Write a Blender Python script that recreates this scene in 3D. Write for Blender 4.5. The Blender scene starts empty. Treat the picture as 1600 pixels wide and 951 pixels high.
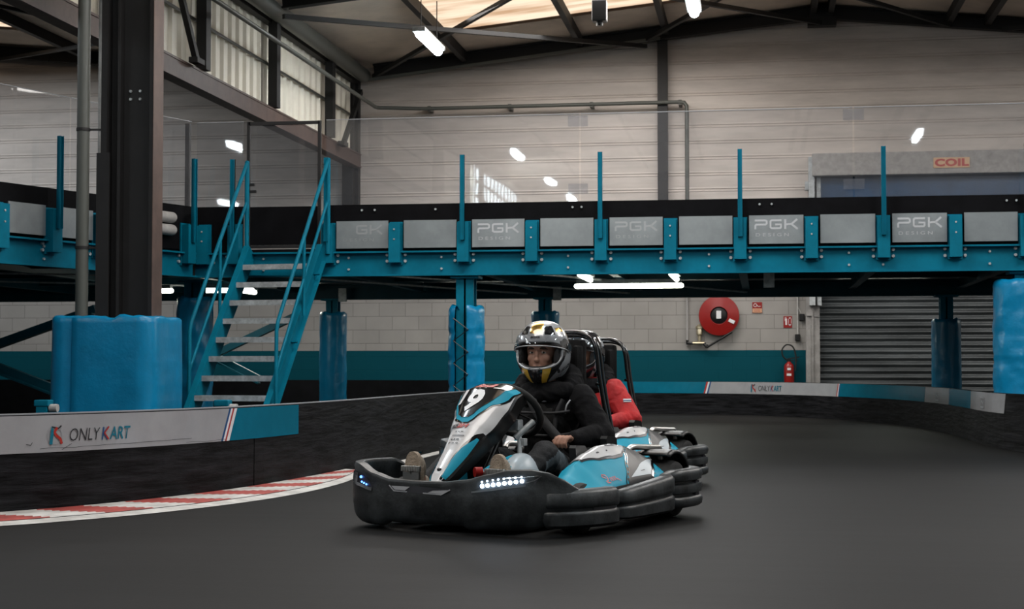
import bpy, bmesh, math, random
from mathutils import Vector, Matrix, noise
random.seed(7)
S = bpy.context.scene
COL = S.collection
PI = math.pi

# ------------------------------------------------------------------ camera, world, light, exposure
cam_d = bpy.data.cameras.new('camera'); cam = bpy.data.objects.new('camera', cam_d); COL.objects.link(cam)
cam.location = (0, 0, 0.85)
YAW, PITCH = math.radians(8.822), math.radians(2.165)
cam.rotation_euler = (PI / 2 + PITCH, 0, YAW)
cam_d.sensor_fit = 'HORIZONTAL'; cam_d.sensor_width = 36; cam_d.lens = 2500 / 1600 * 36
cam_d.clip_end = 300; cam_d.clip_start = 0.1
cam_d.dof.use_dof = True; cam_d.dof.focus_distance = 8.6; cam_d.dof.aperture_fstop = 9.0
S.camera = cam
S.view_settings.view_transform = 'Standard'; S.view_settings.look = 'None'
S.view_settings.gamma = 1; S.view_settings.use_curve_mapping = False
S.view_settings.exposure = 0.30
w = bpy.data.worlds.new('world'); S.world = w; w.use_nodes = True
w.node_tree.nodes['Background'].inputs[0].default_value = (0.55, 0.65, 0.8, 1)
w.node_tree.nodes['Background'].inputs[1].default_value = 0.1

def area(name, loc, sx, sy, power, color, rot=(0, 0, 0)):
    l = bpy.data.lights.new(name, 'AREA'); l.shape = 'RECTANGLE'; l.size = sx; l.size_y = sy
    l.energy = power; l.color = color
    o = bpy.data.objects.new(name, l); o.location = loc; o.rotation_euler = rot; COL.objects.link(o)
    return o
WARM = (1.0, 0.80, 0.60); COOL = (0.86, 0.94, 1.0); NEUT = (1.0, 0.96, 0.92)
LAMP_W = 30
SKY_W = 190
# daylight coming down through the roof skylights (one light per skylight strip of the roof)
for yy, k_ in ((25.0, 1.5), (14.0, 1.25)):
    area('skylight_and_fill', (-2.4, yy, 6.45), 4.6, 3.4, SKY_W * k_, NEUT)
    area('skylight_and_fill', (5.6, yy - 2, 6.30), 4.0, 3.4, SKY_W * k_, NEUT)
area('skylight_and_fill', (-2.2, 5.6, 6.50), 4.6, 3.2, SKY_W * 0.95, NEUT)  # fill light added overhead to brighten the front of the nearer kart
for yy in (25.0, 14.0, 3.0):
    area('skylight_and_fill', (-14.85, yy, 6.5), 4.0, 3.4, SKY_W * 1.1, COOL)  # power also carries the added fill for the neighbouring hall

# ------------------------------------------------------------------ materials
def mat(name, col, rough=0.5, metal=0.0, var=0.0, scale=8.0, bump=0.0, spec=0.5, coat=0.0, stretch=(1, 1, 1), col2=None, emit=None, es=0):
    m = bpy.data.materials.new(name); m.use_nodes = True
    nt = m.node_tree; b = nt.nodes['Principled BSDF']
    b.inputs['Base Color'].default_value = (*col, 1)
    b.inputs['Roughness'].default_value = rough; b.inputs['Metallic'].default_value = metal
    b.inputs['Specular IOR Level'].default_value = spec
    b.inputs['Coat Weight'].default_value = coat; b.inputs['Coat Roughness'].default_value = 0.08
    if emit: b.inputs['Emission Color'].default_value = (*emit, 1); b.inputs['Emission Strength'].default_value = es
    if var > 0 or bump > 0:
        tc = nt.nodes.new('ShaderNodeTexCoord'); mp = nt.nodes.new('ShaderNodeMapping')
        mp.inputs['Scale'].default_value = stretch
        nt.links.new(tc.outputs['Object'], mp.inputs['Vector'])
        n = nt.nodes.new('ShaderNodeTexNoise'); n.inputs['Scale'].default_value = scale; n.inputs['Detail'].default_value = 6
        n.inputs['Roughness'].default_value = 0.65
        nt.links.new(mp.outputs[0], n.inputs['Vector'])
        if var > 0:
            r = nt.nodes.new('ShaderNodeValToRGB')
            c2 = col2 or tuple(min(1, c * (1 + var)) for c in col)
            c1 = tuple(c * (1 - var) for c in col) if not col2 else col
            r.color_ramp.elements[0].position = 0.38; r.color_ramp.elements[1].position = 0.66
            r.color_ramp.elements[0].color = (*c1, 1); r.color_ramp.elements[1].color = (*c2, 1)
            nt.links.new(n.outputs['Fac'], r.inputs[0]); nt.links.new(r.outputs[0], b.inputs['Base Color'])
        if bump > 0:
            bp = nt.nodes.new('ShaderNodeBump'); bp.inputs['Strength'].default_value = bump; bp.inputs['Distance'].default_value = 0.02
            nt.links.new(n.outputs['Fac'], bp.inputs['Height']); nt.links.new(bp.outputs[0], b.inputs['Normal'])
    return m
def emis(name, col, s):
    m = bpy.data.materials.new(name); m.use_nodes = True; nt = m.node_tree
    e = nt.nodes.new('ShaderNodeEmission'); e.inputs[0].default_value = (*col, 1); e.inputs[1].default_value = s
    nt.links.new(e.outputs[0], nt.nodes['Material Output'].inputs[0]); return m

M = {}
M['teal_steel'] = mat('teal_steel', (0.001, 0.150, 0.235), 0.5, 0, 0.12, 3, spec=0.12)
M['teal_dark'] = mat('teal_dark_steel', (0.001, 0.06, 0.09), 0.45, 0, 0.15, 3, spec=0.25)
M['pad'] = mat('blue_vinyl', (0.001, 0.20, 0.40), 0.30, 0, 0.10, 3, 0.5)
M['black_steel'] = mat('black_steel', (0.008, 0.0075, 0.008), 0.6, 0, 0.3, 4, 0.1)
M['brown_steel'] = mat('brown_primer_steel', (0.085, 0.052, 0.042), 0.55, 0, 0.2, 5, 0.1)
M['dark_roof'] = mat('dark_roof_steel', (0.006, 0.006, 0.0065), 0.65, 0, 0.2, 3)
M['galv'] = mat('galvanised_steel', (0.46, 0.49, 0.50), 0.45, 0.25, 0.25, 14, 0.1)
M['alu'] = mat('brushed_aluminium', (0.33, 0.36, 0.37), 0.36, 0.6, 0.14, 1.6, 0.0)
M['black_board'] = mat('black_board', (0.004, 0.004, 0.005), 0.65, 0, 0.3, 5, spec=0.08)
M['scuffed'] = mat('scuffed_black_plastic', (0.0015, 0.0015, 0.0018), 0.55, 0, 0.6, 2.6, 0.5, stretch=(1, 1, 9), col2=(0.018, 0.018, 0.021), spec=0.12)
M['sticker_white'] = mat('white_sticker', (0.36, 0.36, 0.375), 0.2, 0, 0.06, 3)
M['sticker_teal'] = mat('teal_sticker', (0.003, 0.15, 0.24), 0.25, 0, 0.08, 3)
M['ink_black'] = mat('black_print', (0.02, 0.02, 0.025), 0.35)
M['ink_red'] = mat('red_print', (0.42, 0.03, 0.02), 0.35)
M['ink_teal'] = mat('teal_print', (0.005, 0.16, 0.24), 0.35)
M['ink_blue'] = mat('blue_print', (0.02, 0.08, 0.22), 0.35)
M['ink_grey'] = mat('grey_print', (0.32, 0.33, 0.35), 0.35)
M['ink_white'] = mat('white_print', (0.75, 0.75, 0.76), 0.35)
M['etched'] = mat('frosted_lettering', (0.50, 0.52, 0.54), 0.6)
M['etched_dim'] = mat('worn_frosted_lettering', (0.42, 0.44, 0.45), 0.45, 0.5)
M['ceiling'] = mat('ceiling_liner', (0.72, 0.62, 0.52), 0.75, 0, 0.10, 1.5)
M['wall_grey'] = mat('grey_sheet', (0.35, 0.34, 0.33), 0.6, 0, 0.08, 1.5)
M['conduit'] = mat('grey_green_pipe', (0.085, 0.09, 0.08), 0.45)
M['concrete'] = mat('concrete', (0.28, 0.27, 0.26), 0.8, 0, 0.2, 6, 0.3)
M['red_gloss'] = mat('red_enamel', (0.27, 0.010, 0.008), 0.3, 0, 0.08, 5)
M['rubber'] = mat('tyre_rubber', (0.008, 0.008, 0.008), 0.75, 0, 0.2, 30, 0.2)
M['plastic'] = mat('kart_black_plastic', (0.015, 0.017, 0.018), 0.36, 0, 0.5, 6, 0.3, col2=(0.055, 0.061, 0.064), spec=0.4)
M['plastic_in'] = mat('black_frame_paint', (0.006, 0.006, 0.0065), 0.4, spec=0.4)
M['k_teal'] = mat('kart_teal_gloss', (0.003, 0.27, 0.40), 0.5, 0, 0.04, 4, spec=0.25)
M['k_white'] = mat('kart_white_gloss', (0.60, 0.60, 0.61), 0.22, 0, 0.05, 4, coat=0.6)
M['k_grey'] = mat('kart_pale_grey', (0.36, 0.42, 0.46), 0.3)
M['k_black'] = mat('kart_black_gloss', (0.006, 0.006, 0.0065), 0.15, coat=1.0)
M['k_pod_black'] = mat('kart_satin_black', (0.007, 0.007, 0.0075), 0.36, spec=0.45)
M['k_silver'] = mat('satin_silver', (0.65, 0.64, 0.62), 0.28, 0.9)
M['gold'] = mat('gold_chrome', (0.80, 0.52, 0.14), 0.18, 1.0)
M['yellow'] = mat('yellow_paint', (0.75, 0.46, 0.05), 0.3, coat=0.5)
M['h_silver'] = mat('helmet_silver', (0.36, 0.37, 0.385), 0.28, 0.1, coat=0.8)
M['h_black'] = mat('helmet_black', (0.012, 0.012, 0.014), 0.16, coat=0.9)
M['h_lining'] = mat('helmet_lining', (0.012, 0.012, 0.013), 0.9)
M['skin'] = mat('skin', (0.40, 0.21, 0.145), 0.5, 0, 0.06, 30, 0.1)
M['hair'] = mat('brow_hair', (0.03, 0.018, 0.012), 0.8)
M['eye_white'] = mat('eye_white', (0.6, 0.58, 0.55), 0.3)
M['iris'] = mat('eye_iris', (0.03, 0.025, 0.02), 0.2)
M['cloth_black'] = mat('black_cotton', (0.0055, 0.0055, 0.0065), 0.9, 0, 0.35, 14, 0.5, spec=0.2)
M['cloth_vest'] = mat('black_nylon', (0.0035, 0.0035, 0.004), 0.7, 0, 0.3, 20, 0.3, spec=0.25)
M['denim'] = mat('dark_trousers', (0.010, 0.011, 0.013), 0.85, 0, 0.3, 20, 0.4)
M['denim_teal'] = mat('grey_trouser_panel', (0.11, 0.14, 0.16), 0.85, 0, 0.2, 20, 0.3)
M['cloth_red'] = mat('red_jacket', (0.46, 0.012, 0.014), 0.75, 0, 0.2, 10, 0.6)
M['sole'] = mat('beige_rubber_sole', (0.36, 0.29, 0.22), 0.8, 0, 0.25, 60, 0.6, stretch=(1, 1, 3))
M['shoe'] = mat('pale_shoe', (0.30, 0.26, 0.21), 0.8, 0, 0.15, 20)
M['belt'] = mat('belt_webbing', (0.020, 0.020, 0.022), 0.7, 0, 0.2, 60, 0.2)
M['lamp'] = emis('lamp_diffuser', (0.86, 0.95, 1.0), 30)
M['lamp_low'] = emis('low_lamp_diffuser', (0.96, 1.0, 0.86), 6)
M['led'] = emis('led_white', (0.62, 0.78, 1.0), 14)
M['led_blue'] = emis('led_blue', (0.10, 0.28, 1.0), 4)
M['clear'] = mat('headlight_reflector', (0.45, 0.48, 0.5), 0.15, 0.9)
M['curtain'] = mat('blue_door_curtain', (0.012, 0.05, 0.12), 0.3, 0, 0.2, 3)
M['brass'] = mat('brass', (0.55, 0.48, 0.34), 0.35, 0.9)
M['white_paint'] = mat('white_paint', (0.5, 0.49, 0.47), 0.6, 0, 0.25, 5)
M['sign_yellow'] = mat('sign_cream_print', (0.65, 0.42, 0.25), 0.5)
M['roll_grey'] = mat('pale_foam_roll', (0.35, 0.34, 0.33), 0.8, 0, 0.15, 10)

# skylight sheets lit by the day outside: cloudy warm variation
def sky_mat(name, col, s):
    m = bpy.data.materials.new(name); m.use_nodes = True; nt = m.node_tree
    e = nt.nodes.new('ShaderNodeEmission'); tc = nt.nodes.new('ShaderNodeTexCoord'); mp = nt.nodes.new('ShaderNodeMapping')
    mp.inputs['Scale'].default_value = (0.3, 1.6, 1)
    n = nt.nodes.new('ShaderNodeTexNoise'); n.inputs['Scale'].default_value = 2.2; n.inputs['Detail'].default_value = 4
    r = nt.nodes.new('ShaderNodeValToRGB')
    r.color_ramp.elements[0].position = 0.3; r.color_ramp.elements[0].color = (col[0] * 0.55, col[1] * 0.42, col[2] * 0.32, 1)
    r.color_ramp.elements[1].position = 0.62; r.color_ramp.elements[1].color = (*col, 1)
    nt.links.new(tc.outputs['Object'], mp.inputs[0]); nt.links.new(mp.outputs[0], n.inputs['Vector'])
    nt.links.new(n.outputs['Fac'], r.inputs[0]); nt.links.new(r.outputs[0], e.inputs[0]); e.inputs[1].default_value = s
    nt.links.new(e.outputs[0], nt.nodes['Material Output'].inputs[0]); return m
M['skylight'] = sky_mat('skylight_sheet', (1.0, 0.80, 0.60), 0.95)
M['window_bright'] = emis('bright_window', (0.8, 0.93, 1.0), 12)

# painted block wall: white blocks above, teal paint band below
def block_mat():
    m = bpy.data.materials.new('painted_block_wall'); m.use_nodes = True; nt = m.node_tree; b = nt.nodes['Principled BSDF']
    tc = nt.nodes.new('ShaderNodeTexCoord'); sp = nt.nodes.new('ShaderNodeSeparateXYZ'); cb = nt.nodes.new('ShaderNodeCombineXYZ')
    nt.links.new(tc.outputs['Object'], sp.inputs[0])
    nt.links.new(sp.outputs['X'], cb.inputs['X']); nt.links.new(sp.outputs['Z'], cb.inputs['Y'])
    br = nt.nodes.new('ShaderNodeTexBrick'); br.inputs['Scale'].default_value = 1
    br.inputs['Brick Width'].default_value = 0.50; br.inputs['Row Height'].default_value = 0.25
    br.inputs['Mortar Size'].default_value = 0.006; br.inputs['Mortar Smooth'].default_value = 0.4
    br.inputs['Color1'].default_value = (0.33, 0.315, 0.297, 1); br.inputs['Color2'].default_value = (0.305, 0.292, 0.275, 1)
    br.inputs['Mortar'].default_value = (0.20, 0.19, 0.18, 1)
    nt.links.new(cb.outputs[0], br.inputs['Vector'])
    n = nt.nodes.new('ShaderNodeTexNoise'); n.inputs['Scale'].default_value = 1.4; n.inputs['Detail'].default_value = 5
    nt.links.new(tc.outputs['Object'], n.inputs['Vector'])
    ov = nt.nodes.new('ShaderNodeMixRGB'); ov.blend_type = 'OVERLAY'; ov.inputs[0].default_value = 0.25
    nt.links.new(br.outputs['Color'], ov.inputs[1]); nt.links.new(n.outputs['Fac'], ov.inputs[2])
    mt = nt.nodes.new('ShaderNodeMath'); mt.operation = 'GREATER_THAN'; mt.inputs[1].default_value = 1.116
    nt.links.new(sp.outputs['Z'], mt.inputs[0])
    mx = nt.nodes.new('ShaderNodeMixRGB'); mx.inputs[1].default_value = (0.0004, 0.062, 0.086, 1)
    nt.links.new(mt.outputs[0], mx.inputs[0]); nt.links.new(ov.outputs[0], mx.inputs[2])
    nt.links.new(mx.outputs[0], b.inputs['Base Color']); b.inputs['Roughness'].default_value = 0.75; b.inputs['Specular IOR Level'].default_value = 0.12
    bp = nt.nodes.new('ShaderNodeBump'); bp.inputs['Strength'].default_value = 0.5; bp.inputs['Distance'].default_value = 0.01; bp.invert = True
    nt.links.new(br.outputs['Fac'], bp.inputs['Height']); nt.links.new(bp.outputs[0], b.inputs['Normal'])
    return m
M['blocks'] = block_mat()

def floor_mat():
    m = bpy.data.materials.new('dark_track_surface'); m.use_nodes = True; nt = m.node_tree; b = nt.nodes['Principled BSDF']
    tc = nt.nodes.new('ShaderNodeTexCoord')
    n1 = nt.nodes.new('ShaderNodeTexNoise'); n1.inputs['Scale'].default_value = 0.35; n1.inputs['Detail'].default_value = 6
    n2 = nt.nodes.new('ShaderNodeTexNoise'); n2.inputs['Scale'].default_value = 40; n2.inputs['Detail'].default_value = 3
    mp = nt.nodes.new('ShaderNodeMapping'); mp.inputs['Rotation'].default_value = (0, 0, 0.5); mp.inputs['Scale'].default_value = (0.6, 6, 1)
    n3 = nt.nodes.new('ShaderNodeTexNoise'); n3.inputs['Scale'].default_value = 1.2; n3.inputs['Detail'].default_value = 5
    nt.links.new(tc.outputs['Object'], n1.inputs['Vector']); nt.links.new(tc.outputs['Object'], n2.inputs['Vector'])
    nt.links.new(tc.outputs['Object'], mp.inputs[0]); nt.links.new(mp.outputs[0], n3.inputs['Vector'])
    a = nt.nodes.new('ShaderNodeMixRGB'); a.inputs[0].default_value = 0.4
    nt.links.new(n1.outputs['Fac'], a.inputs[1]); nt.links.new(n3.outputs['Fac'], a.inputs[2])
    r = nt.nodes.new('ShaderNodeValToRGB')
    r.color_ramp.elements[0].position = 0.35; r.color_ramp.elements[0].color = (0.0068, 0.0068, 0.0068, 1)
    r.color_ramp.elements[1].position = 0.68; r.color_ramp.elements[1].color = (0.0135, 0.0135, 0.0137, 1)
    nt.links.new(a.outputs[0], r.inputs[0]); nt.links.new(r.outputs[0], b.inputs['Base Color'])
    b.inputs['Roughness'].default_value = 0.62; b.inputs['Specular IOR Level'].default_value = 0.10
    bp = nt.nodes.new('ShaderNodeBump'); bp.inputs['Strength'].default_value = 0.12; bp.inputs['Distance'].default_value = 0.004
    nt.links.new(n2.outputs['Fac'], bp.inputs['Height']); nt.links.new(bp.outputs[0], b.inputs['Normal'])
    return m
M['floor'] = floor_mat()

def pane_mat(tint=0.06, refl=0.075):
    m = bpy.data.materials.new('clear_screen_sheet'); m.use_nodes = True; nt = m.node_tree
    out = nt.nodes['Material Output']
    lw = nt.nodes.new('ShaderNodeLayerWeight'); lw.inputs['Blend'].default_value = 0.5
    pw = nt.nodes.new('ShaderNodeMath'); pw.operation = 'POWER'; pw.inputs[1].default_value = 4.0; nt.links.new(lw.outputs['Facing'], pw.inputs[0])
    fr = nt.nodes.new('ShaderNodeMath'); fr.operation = 'MULTIPLY_ADD'; fr.inputs[1].default_value = 0.9; fr.inputs[2].default_value = refl; nt.links.new(pw.outputs[0], fr.inputs[0])
    t = nt.nodes.new('ShaderNodeBsdfTransparent'); t.inputs[0].default_value = (0.90, 0.91, 0.93, 1)
    g = nt.nodes.new('ShaderNodeBsdfGlossy'); g.inputs['Roughness'].default_value = 0.02; g.inputs[0].default_value = (1, 1, 1, 1)
    d = nt.nodes.new('ShaderNodeBsdfDiffuse'); d.inputs[0].default_value = (0.55, 0.56, 0.6, 1)
    tc = nt.nodes.new('ShaderNodeTexCoord'); n = nt.nodes.new('ShaderNodeTexNoise'); n.inputs['Scale'].default_value = 0.9; n.inputs['Detail'].default_value = 2
    bp = nt.nodes.new('ShaderNodeBump'); bp.inputs['Strength'].default_value = 0.035; bp.inputs['Distance'].default_value = 0.05
    nt.links.new(tc.outputs['Object'], n.inputs['Vector']); nt.links.new(n.outputs['Fac'], bp.inputs['Height']); nt.links.new(bp.outputs[0], g.inputs['Normal'])
    m0 = nt.nodes.new('ShaderNodeMixShader'); m0.inputs[0].default_value = tint
    nt.links.new(t.outputs[0], m0.inputs[1]); nt.links.new(d.outputs[0], m0.inputs[2])
    m1 = nt.nodes.new('ShaderNodeMixShader'); nt.links.new(fr.outputs[0], m1.inputs[0])
    nt.links.new(m0.outputs[0], m1.inputs[1]); nt.links.new(g.outputs[0], m1.inputs[2])
    nt.links.new(m1.outputs[0], out.inputs[0]); return m
M['pane'] = pane_mat()

def visor_mat():
    m = pane_mat(0.0, 0.10); m.name = 'clear_visor'
    for n in m.node_tree.nodes:
        if n.type == 'BSDF_TRANSPARENT': n.inputs[0].default_value = (0.86, 0.87, 0.88, 1)
    return m
M['visor'] = visor_mat()

# ------------------------------------------------------------------ object helpers
WM = {}
def wm(o): return WM.get(o.name, Matrix())
def tag(o, label=None, cat=None, group=None, kind=None):
    if label: o['label'] = label
    if cat: o['category'] = cat
    if group: o['group'] = group
    if kind: o['kind'] = kind
    return o
def empty(name, loc, label, cat, rz=0, group=None):
    o = bpy.data.objects.new(name, None); COL.objects.link(o); o.empty_display_size = 0.2
    o.location = loc; o.rotation_euler = (0, 0, rz)
    WM[o.name] = Matrix.Translation(Vector(loc)) @ Matrix.Rotation(rz, 4, 'Z')
    return tag(o, label, cat, group)
def link_mesh(name, me, mats, parent=None, smooth=None, local=False):
    if not isinstance(mats, (list, tuple)): mats = [mats]
    for m in mats: me.materials.append(M[m] if isinstance(m, str) else m)
    o = bpy.data.objects.new(name, me); COL.objects.link(o)
    if parent is not None:
        o.parent = parent
        P = wm(parent)
        if not local: me.transform(P.inverted())
        WM[o.name] = P.copy()
    else: WM[o.name] = Matrix()
    if smooth is not None:
        me.polygons.foreach_set('use_smooth', [True] * len(me.polygons))
        if smooth < 180:
            try: me.set_sharp_from_angle(angle=math.radians(smooth))
            except Exception: pass
    return o
def obj(name, bm, mats, parent=None, smooth=None, local=False):
    bmesh.ops.recalc_face_normals(bm, faces=bm.faces)
    me = bpy.data.meshes.new(name); bm.to_mesh(me); bm.free()
    return link_mesh(name, me, mats, parent, smooth, local)
def recentre(o):
    """put a free-standing mesh object's origin at its base centre"""
    vs = [v.co for v in o.data.vertices]
    c = Vector(((min(v.x for v in vs) + max(v.x for v in vs)) / 2, (min(v.y for v in vs) + max(v.y for v in vs)) / 2, min(v.z for v in vs)))
    o.data.transform(Matrix.Translation(-c)); o.location = c
    return o
def copy_tree(o, parent=None, name=None):
    c = o.copy(); COL.objects.link(c); c.parent = parent
    for ch in list(o.children): copy_tree(ch, c)
    return c

def NB(): return bmesh.new()
def box(bm, lo, hi, mi=0, mx=None, bev=0):
    lo = Vector(lo); hi = Vector(hi); c = (lo + hi) / 2; s = hi - lo
    T = Matrix.Translation(c) @ Matrix.Diagonal((*s, 1))
    if mx is not None: T = mx @ T
    r = bmesh.ops.create_cube(bm, size=1, matrix=T)
    fs = {f for v in r['verts'] for f in v.link_faces}
    for f in fs: f.material_index = mi
    if bev > 0:
        es = list({e for v in r['verts'] for e in v.link_edges})
        g = bmesh.ops.bevel(bm, geom=es, offset=bev, segments=2, affect='EDGES', profile=0.6)
        for f in g['faces']: f.material_index = mi
    return r
def basis(d):
    d = Vector(d).normalized(); u = Vector((0, 0, 1)) if abs(d.z) < 0.95 else Vector((0, 1, 0))
    a = u.cross(d).normalized(); b = d.cross(a).normalized(); return a, b, d
def bar(bm, p0, p1, w, h, mi=0):
    """rectangular bar from p0 to p1: w across horizontally, h across the other way"""
    p0 = Vector(p0); p1 = Vector(p1); a, b, d = basis(p1 - p0)
    v = []
    for p in (p0, p1):
        for sa, sb in ((-1, -1), (1, -1), (1, 1), (-1, 1)): v.append(bm.verts.new(p + a * sa * w / 2 + b * sb * h / 2))
    for f in ((0, 1, 2, 3), (7, 6, 5, 4), (0, 4, 5, 1), (1, 5, 6, 2), (2, 6, 7, 3), (3, 7, 4, 0)):
        bm.faces.new([v[i] for i in f]).material_index = mi
def tube(bm, pts, r, n=10, mi=0, cap=True, closed=False):
    pts = [Vector(p) for p in pts]; N = len(pts)
    rr = r if isinstance(r, (list, tuple)) else [r] * N
    rings = []; pa = None
    for i, p in enumerate(pts):
        if closed: t = (pts[(i + 1) % N] - pts[i - 1]).normalized()
        elif i == 0: t = (pts[1] - p).normalized()
        elif i == N - 1: t = (p - pts[i - 1]).normalized()
        else: t = ((pts[i + 1] - p).normalized() + (p - pts[i - 1]).normalized()).normalized()
        if pa is None: pa, _, _ = basis(t)
        a = (pa - t * pa.dot(t)).normalized(); b = t.cross(a); pa = a
        rings.append([bm.verts.new(p + (a * math.cos(2 * PI * k / n) + b * math.sin(2 * PI * k / n)) * rr[i]) for k in range(n)])
    M_ = N if closed else N - 1
    for i in range(M_):
        A = rings[i]; B = rings[(i + 1) % N]
        for k in range(n): bm.faces.new((A[k], A[(k + 1) % n], B[(k + 1) % n], B[k])).material_index = mi
    if cap and not closed:
        bm.faces.new(rings[0][::-1]).material_index = mi; bm.faces.new(rings[-1]).material_index = mi
def cyl(bm, p0, p1, r, n=20, mi=0, r2=None): tube(bm, [p0, p1], [r, r if r2 is None else r2], n, mi)
def smooth_path(pts, sub=6, closed=False):
    pts = [Vector(p) for p in pts]; out = []; N = len(pts)
    for i in range(N if closed else N - 1):
        g = (lambda j: pts[j % N]) if closed else (lambda j: pts[max(0, min(N - 1, j))])
        p0, p1, p2, p3 = g(i - 1), g(i), g(i + 1), g(i + 2)
        for s in range(sub):
            t = s / sub
            out.append(0.5 * ((2 * p1) + (p2 - p0) * t + (2 * p0 - 5 * p1 + 4 * p2 - p3) * t * t + (3 * p1 - 3 * p2 + p3 - p0) * t ** 3))
    if not closed: out.append(pts[-1])
    return out
def prism(bm, poly, axis, a, b, mi=0):
    """poly in the two other axes extruded along axis from a to b"""
    def mk(p, t):
        if axis == 0: return (t, p[0], p[1])
        if axis == 1: return (p[0], t, p[1])
        return (p[0], p[1], t)
    A = [bm.verts.new(mk(p, a)) for p in poly]; B = [bm.verts.new(mk(p, b)) for p in poly]
    n = len(poly); bm.faces.new(A[::-1]).material_index = mi; bm.faces.new(B).material_index = mi
    for i in range(n): bm.faces.new((A[i], A[(i + 1) % n], B[(i + 1) % n], B[i])).material_index = mi
def lathe(bm, prof, origin, axis, n=32, mi=0):
    a, b, d = basis(axis); O = Vector(origin); rings = []
    for r, h in prof: rings.append([bm.verts.new(O + d * h + (a * math.cos(2 * PI * k / n) + b * math.sin(2 * PI * k / n)) * max(r, 1e-4)) for k in range(n)])
    for A, B in zip(rings, rings[1:]):
        for k in range(n): bm.faces.new((A[k], A[(k + 1) % n], B[(k + 1) % n], B[k])).material_index = mi
    bm.faces.new(rings[0][::-1]).material_index = mi; bm.faces.new(rings[-1]).material_index = mi
def grid(bm, P, mi=0, thick=None, wrap=False):
    """rows x cols of points -> quads; mi may be a function(i, j)"""
    R_ = len(P); C_ = len(P[0]); V = [[bm.verts.new(p) for p in row] for row in P]
    for i in range(R_ - 1):
        for j in range(C_ if wrap else C_ - 1):
            k = (j + 1) % C_
            f = bm.faces.new((V[i][j], V[i][k], V[i + 1][k], V[i + 1][j])); f.material_index = mi(i, j) if callable(mi) else mi
    return V
def text_mesh(body, size, bold=0.0, shear=0.0, sx=1.0, spacing=1.0, align='LEFT', extrude=0.0):
    cu = bpy.data.curves.new('lettering', 'FONT'); cu.body = body; cu.size = size; cu.offset = bold; cu.shear = shear
    cu.space_character = spacing; cu.align_x = align; cu.extrude = extrude; cu.resolution_u = 3
    o = bpy.data.objects.new('lettering', cu); COL.objects.link(o)
    dg = bpy.context.evaluated_depsgraph_get(); dg.update()
    me = bpy.data.meshes.new_from_object(o.evaluated_get(dg))
    COL.objects.unlink(o); bpy.data.objects.remove(o); bpy.data.curves.remove(cu)
    me.materials.clear()
    for v in me.vertices: v.co.x *= sx
    return me
def map_mesh(me, fn):
    for v in me.vertices: v.co = fn(v.co.x, v.co.y)
    return me
def stroke(bm, pts, w, fn, mi=0):
    """flat ribbon stroke along 2-D points mapped by fn(x, y)"""
    pts = [Vector((p[0], p[1])) for p in pts]; L = []; N = len(pts)
    for i, p in enumerate(pts):
        if i == 0: t = pts[1] - p
        elif i == N - 1: t = p - pts[i - 1]
        else: t = (pts[i + 1] - p).normalized() + (p - pts[i - 1]).normalized()
        t.normalize(); nrm = Vector((-t.y, t.x)); L.append((p + nrm * w / 2, p - nrm * w / 2))
    V = [(bm.verts.new(fn(a.x, a.y)), bm.verts.new(fn(b.x, b.y))) for a, b in L]
    for A, B in zip(V, V[1:]): bm.faces.new((A[0], A[1], B[1], B[0])).material_index = mi
def poly2(bm, pts, fn, mi=0):
    bm.faces.new([bm.verts.new(fn(*p)) for p in pts]).material_index = mi

# ---- blobs: union of tapered capsules and ellipsoids, remeshed to one skin
def ell(bm, c, r, rot=None, n=20):
    T = Matrix.Translation(Vector(c)) @ (rot.to_matrix().to_4x4() if rot is not None else Matrix()) @ Matrix.Diagonal((*r, 1))
    bmesh.ops.create_uvsphere(bm, u_segments=n, v_segments=max(8, n // 2 + 2), radius=1, matrix=T)
def cap(bm, p0, p1, r0, r1, n=16):
    p0 = Vector(p0); p1 = Vector(p1); a, b, d = basis(p1 - p0); L = (p1 - p0).length; rings = []
    K = 5
    for i in range(K + 1):
        t = PI / 2 * i / K; rings.append((p0 - d * r0 * math.cos(t), r0 * math.sin(t)))
    for i in range(K + 1):
        t = PI / 2 * i / K; rings.append((p1 + d * r1 * math.sin(t), r1 * math.cos(t)))
    V = [[bm.verts.new(c + (a * math.cos(2 * PI * k / n) + b * math.sin(2 * PI * k / n)) * max(r, 1e-4)) for k in range(n)] for c, r in rings]
    for A, B in zip(V, V[1:]):
        for k in range(n): bm.faces.new((A[k], A[(k + 1) % n], B[(k + 1) % n], B[k]))
    bm.faces.new(V[0][::-1]); bm.faces.new(V[-1])
def remesh(name, bm, voxel, smooth=4, fac=0.5, disp=0.0, dscale=8.0):
    bmesh.ops.recalc_face_normals(bm, faces=bm.faces)
    me = bpy.data.meshes.new(name); bm.to_mesh(me); bm.free()
    o = bpy.data.objects.new(name, me); COL.objects.link(o)
    r = o.modifiers.new('r', 'REMESH'); r.mode = 'VOXEL'; r.voxel_size = voxel
    s = o.modifiers.new('s', 'SMOOTH'); s.factor = fac; s.iterations = smooth
    dg = bpy.context.evaluated_depsgraph_get(); dg.update()
    out = bpy.data.meshes.new_from_object(o.evaluated_get(dg))
    COL.objects.unlink(o); bpy.data.objects.remove(o); bpy.data.meshes.remove(me)
    out.name = name
    if disp > 0:
        ns = [v.normal.copy() for v in out.vertices]
        for v, nn in zip(out.vertices, ns):
            p = v.co * dscale
            q = Vector((noise.noise(p + Vector((3.1, 0, 0))), noise.noise(p + Vector((0, 7.7, 0))), noise.noise(p)))
            val = 1 - abs(noise.noise(p * 0.8 + q * 1.2)) * 2.2
            v.co += nn * disp * val
    out.materials.clear()
    return out
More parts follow.
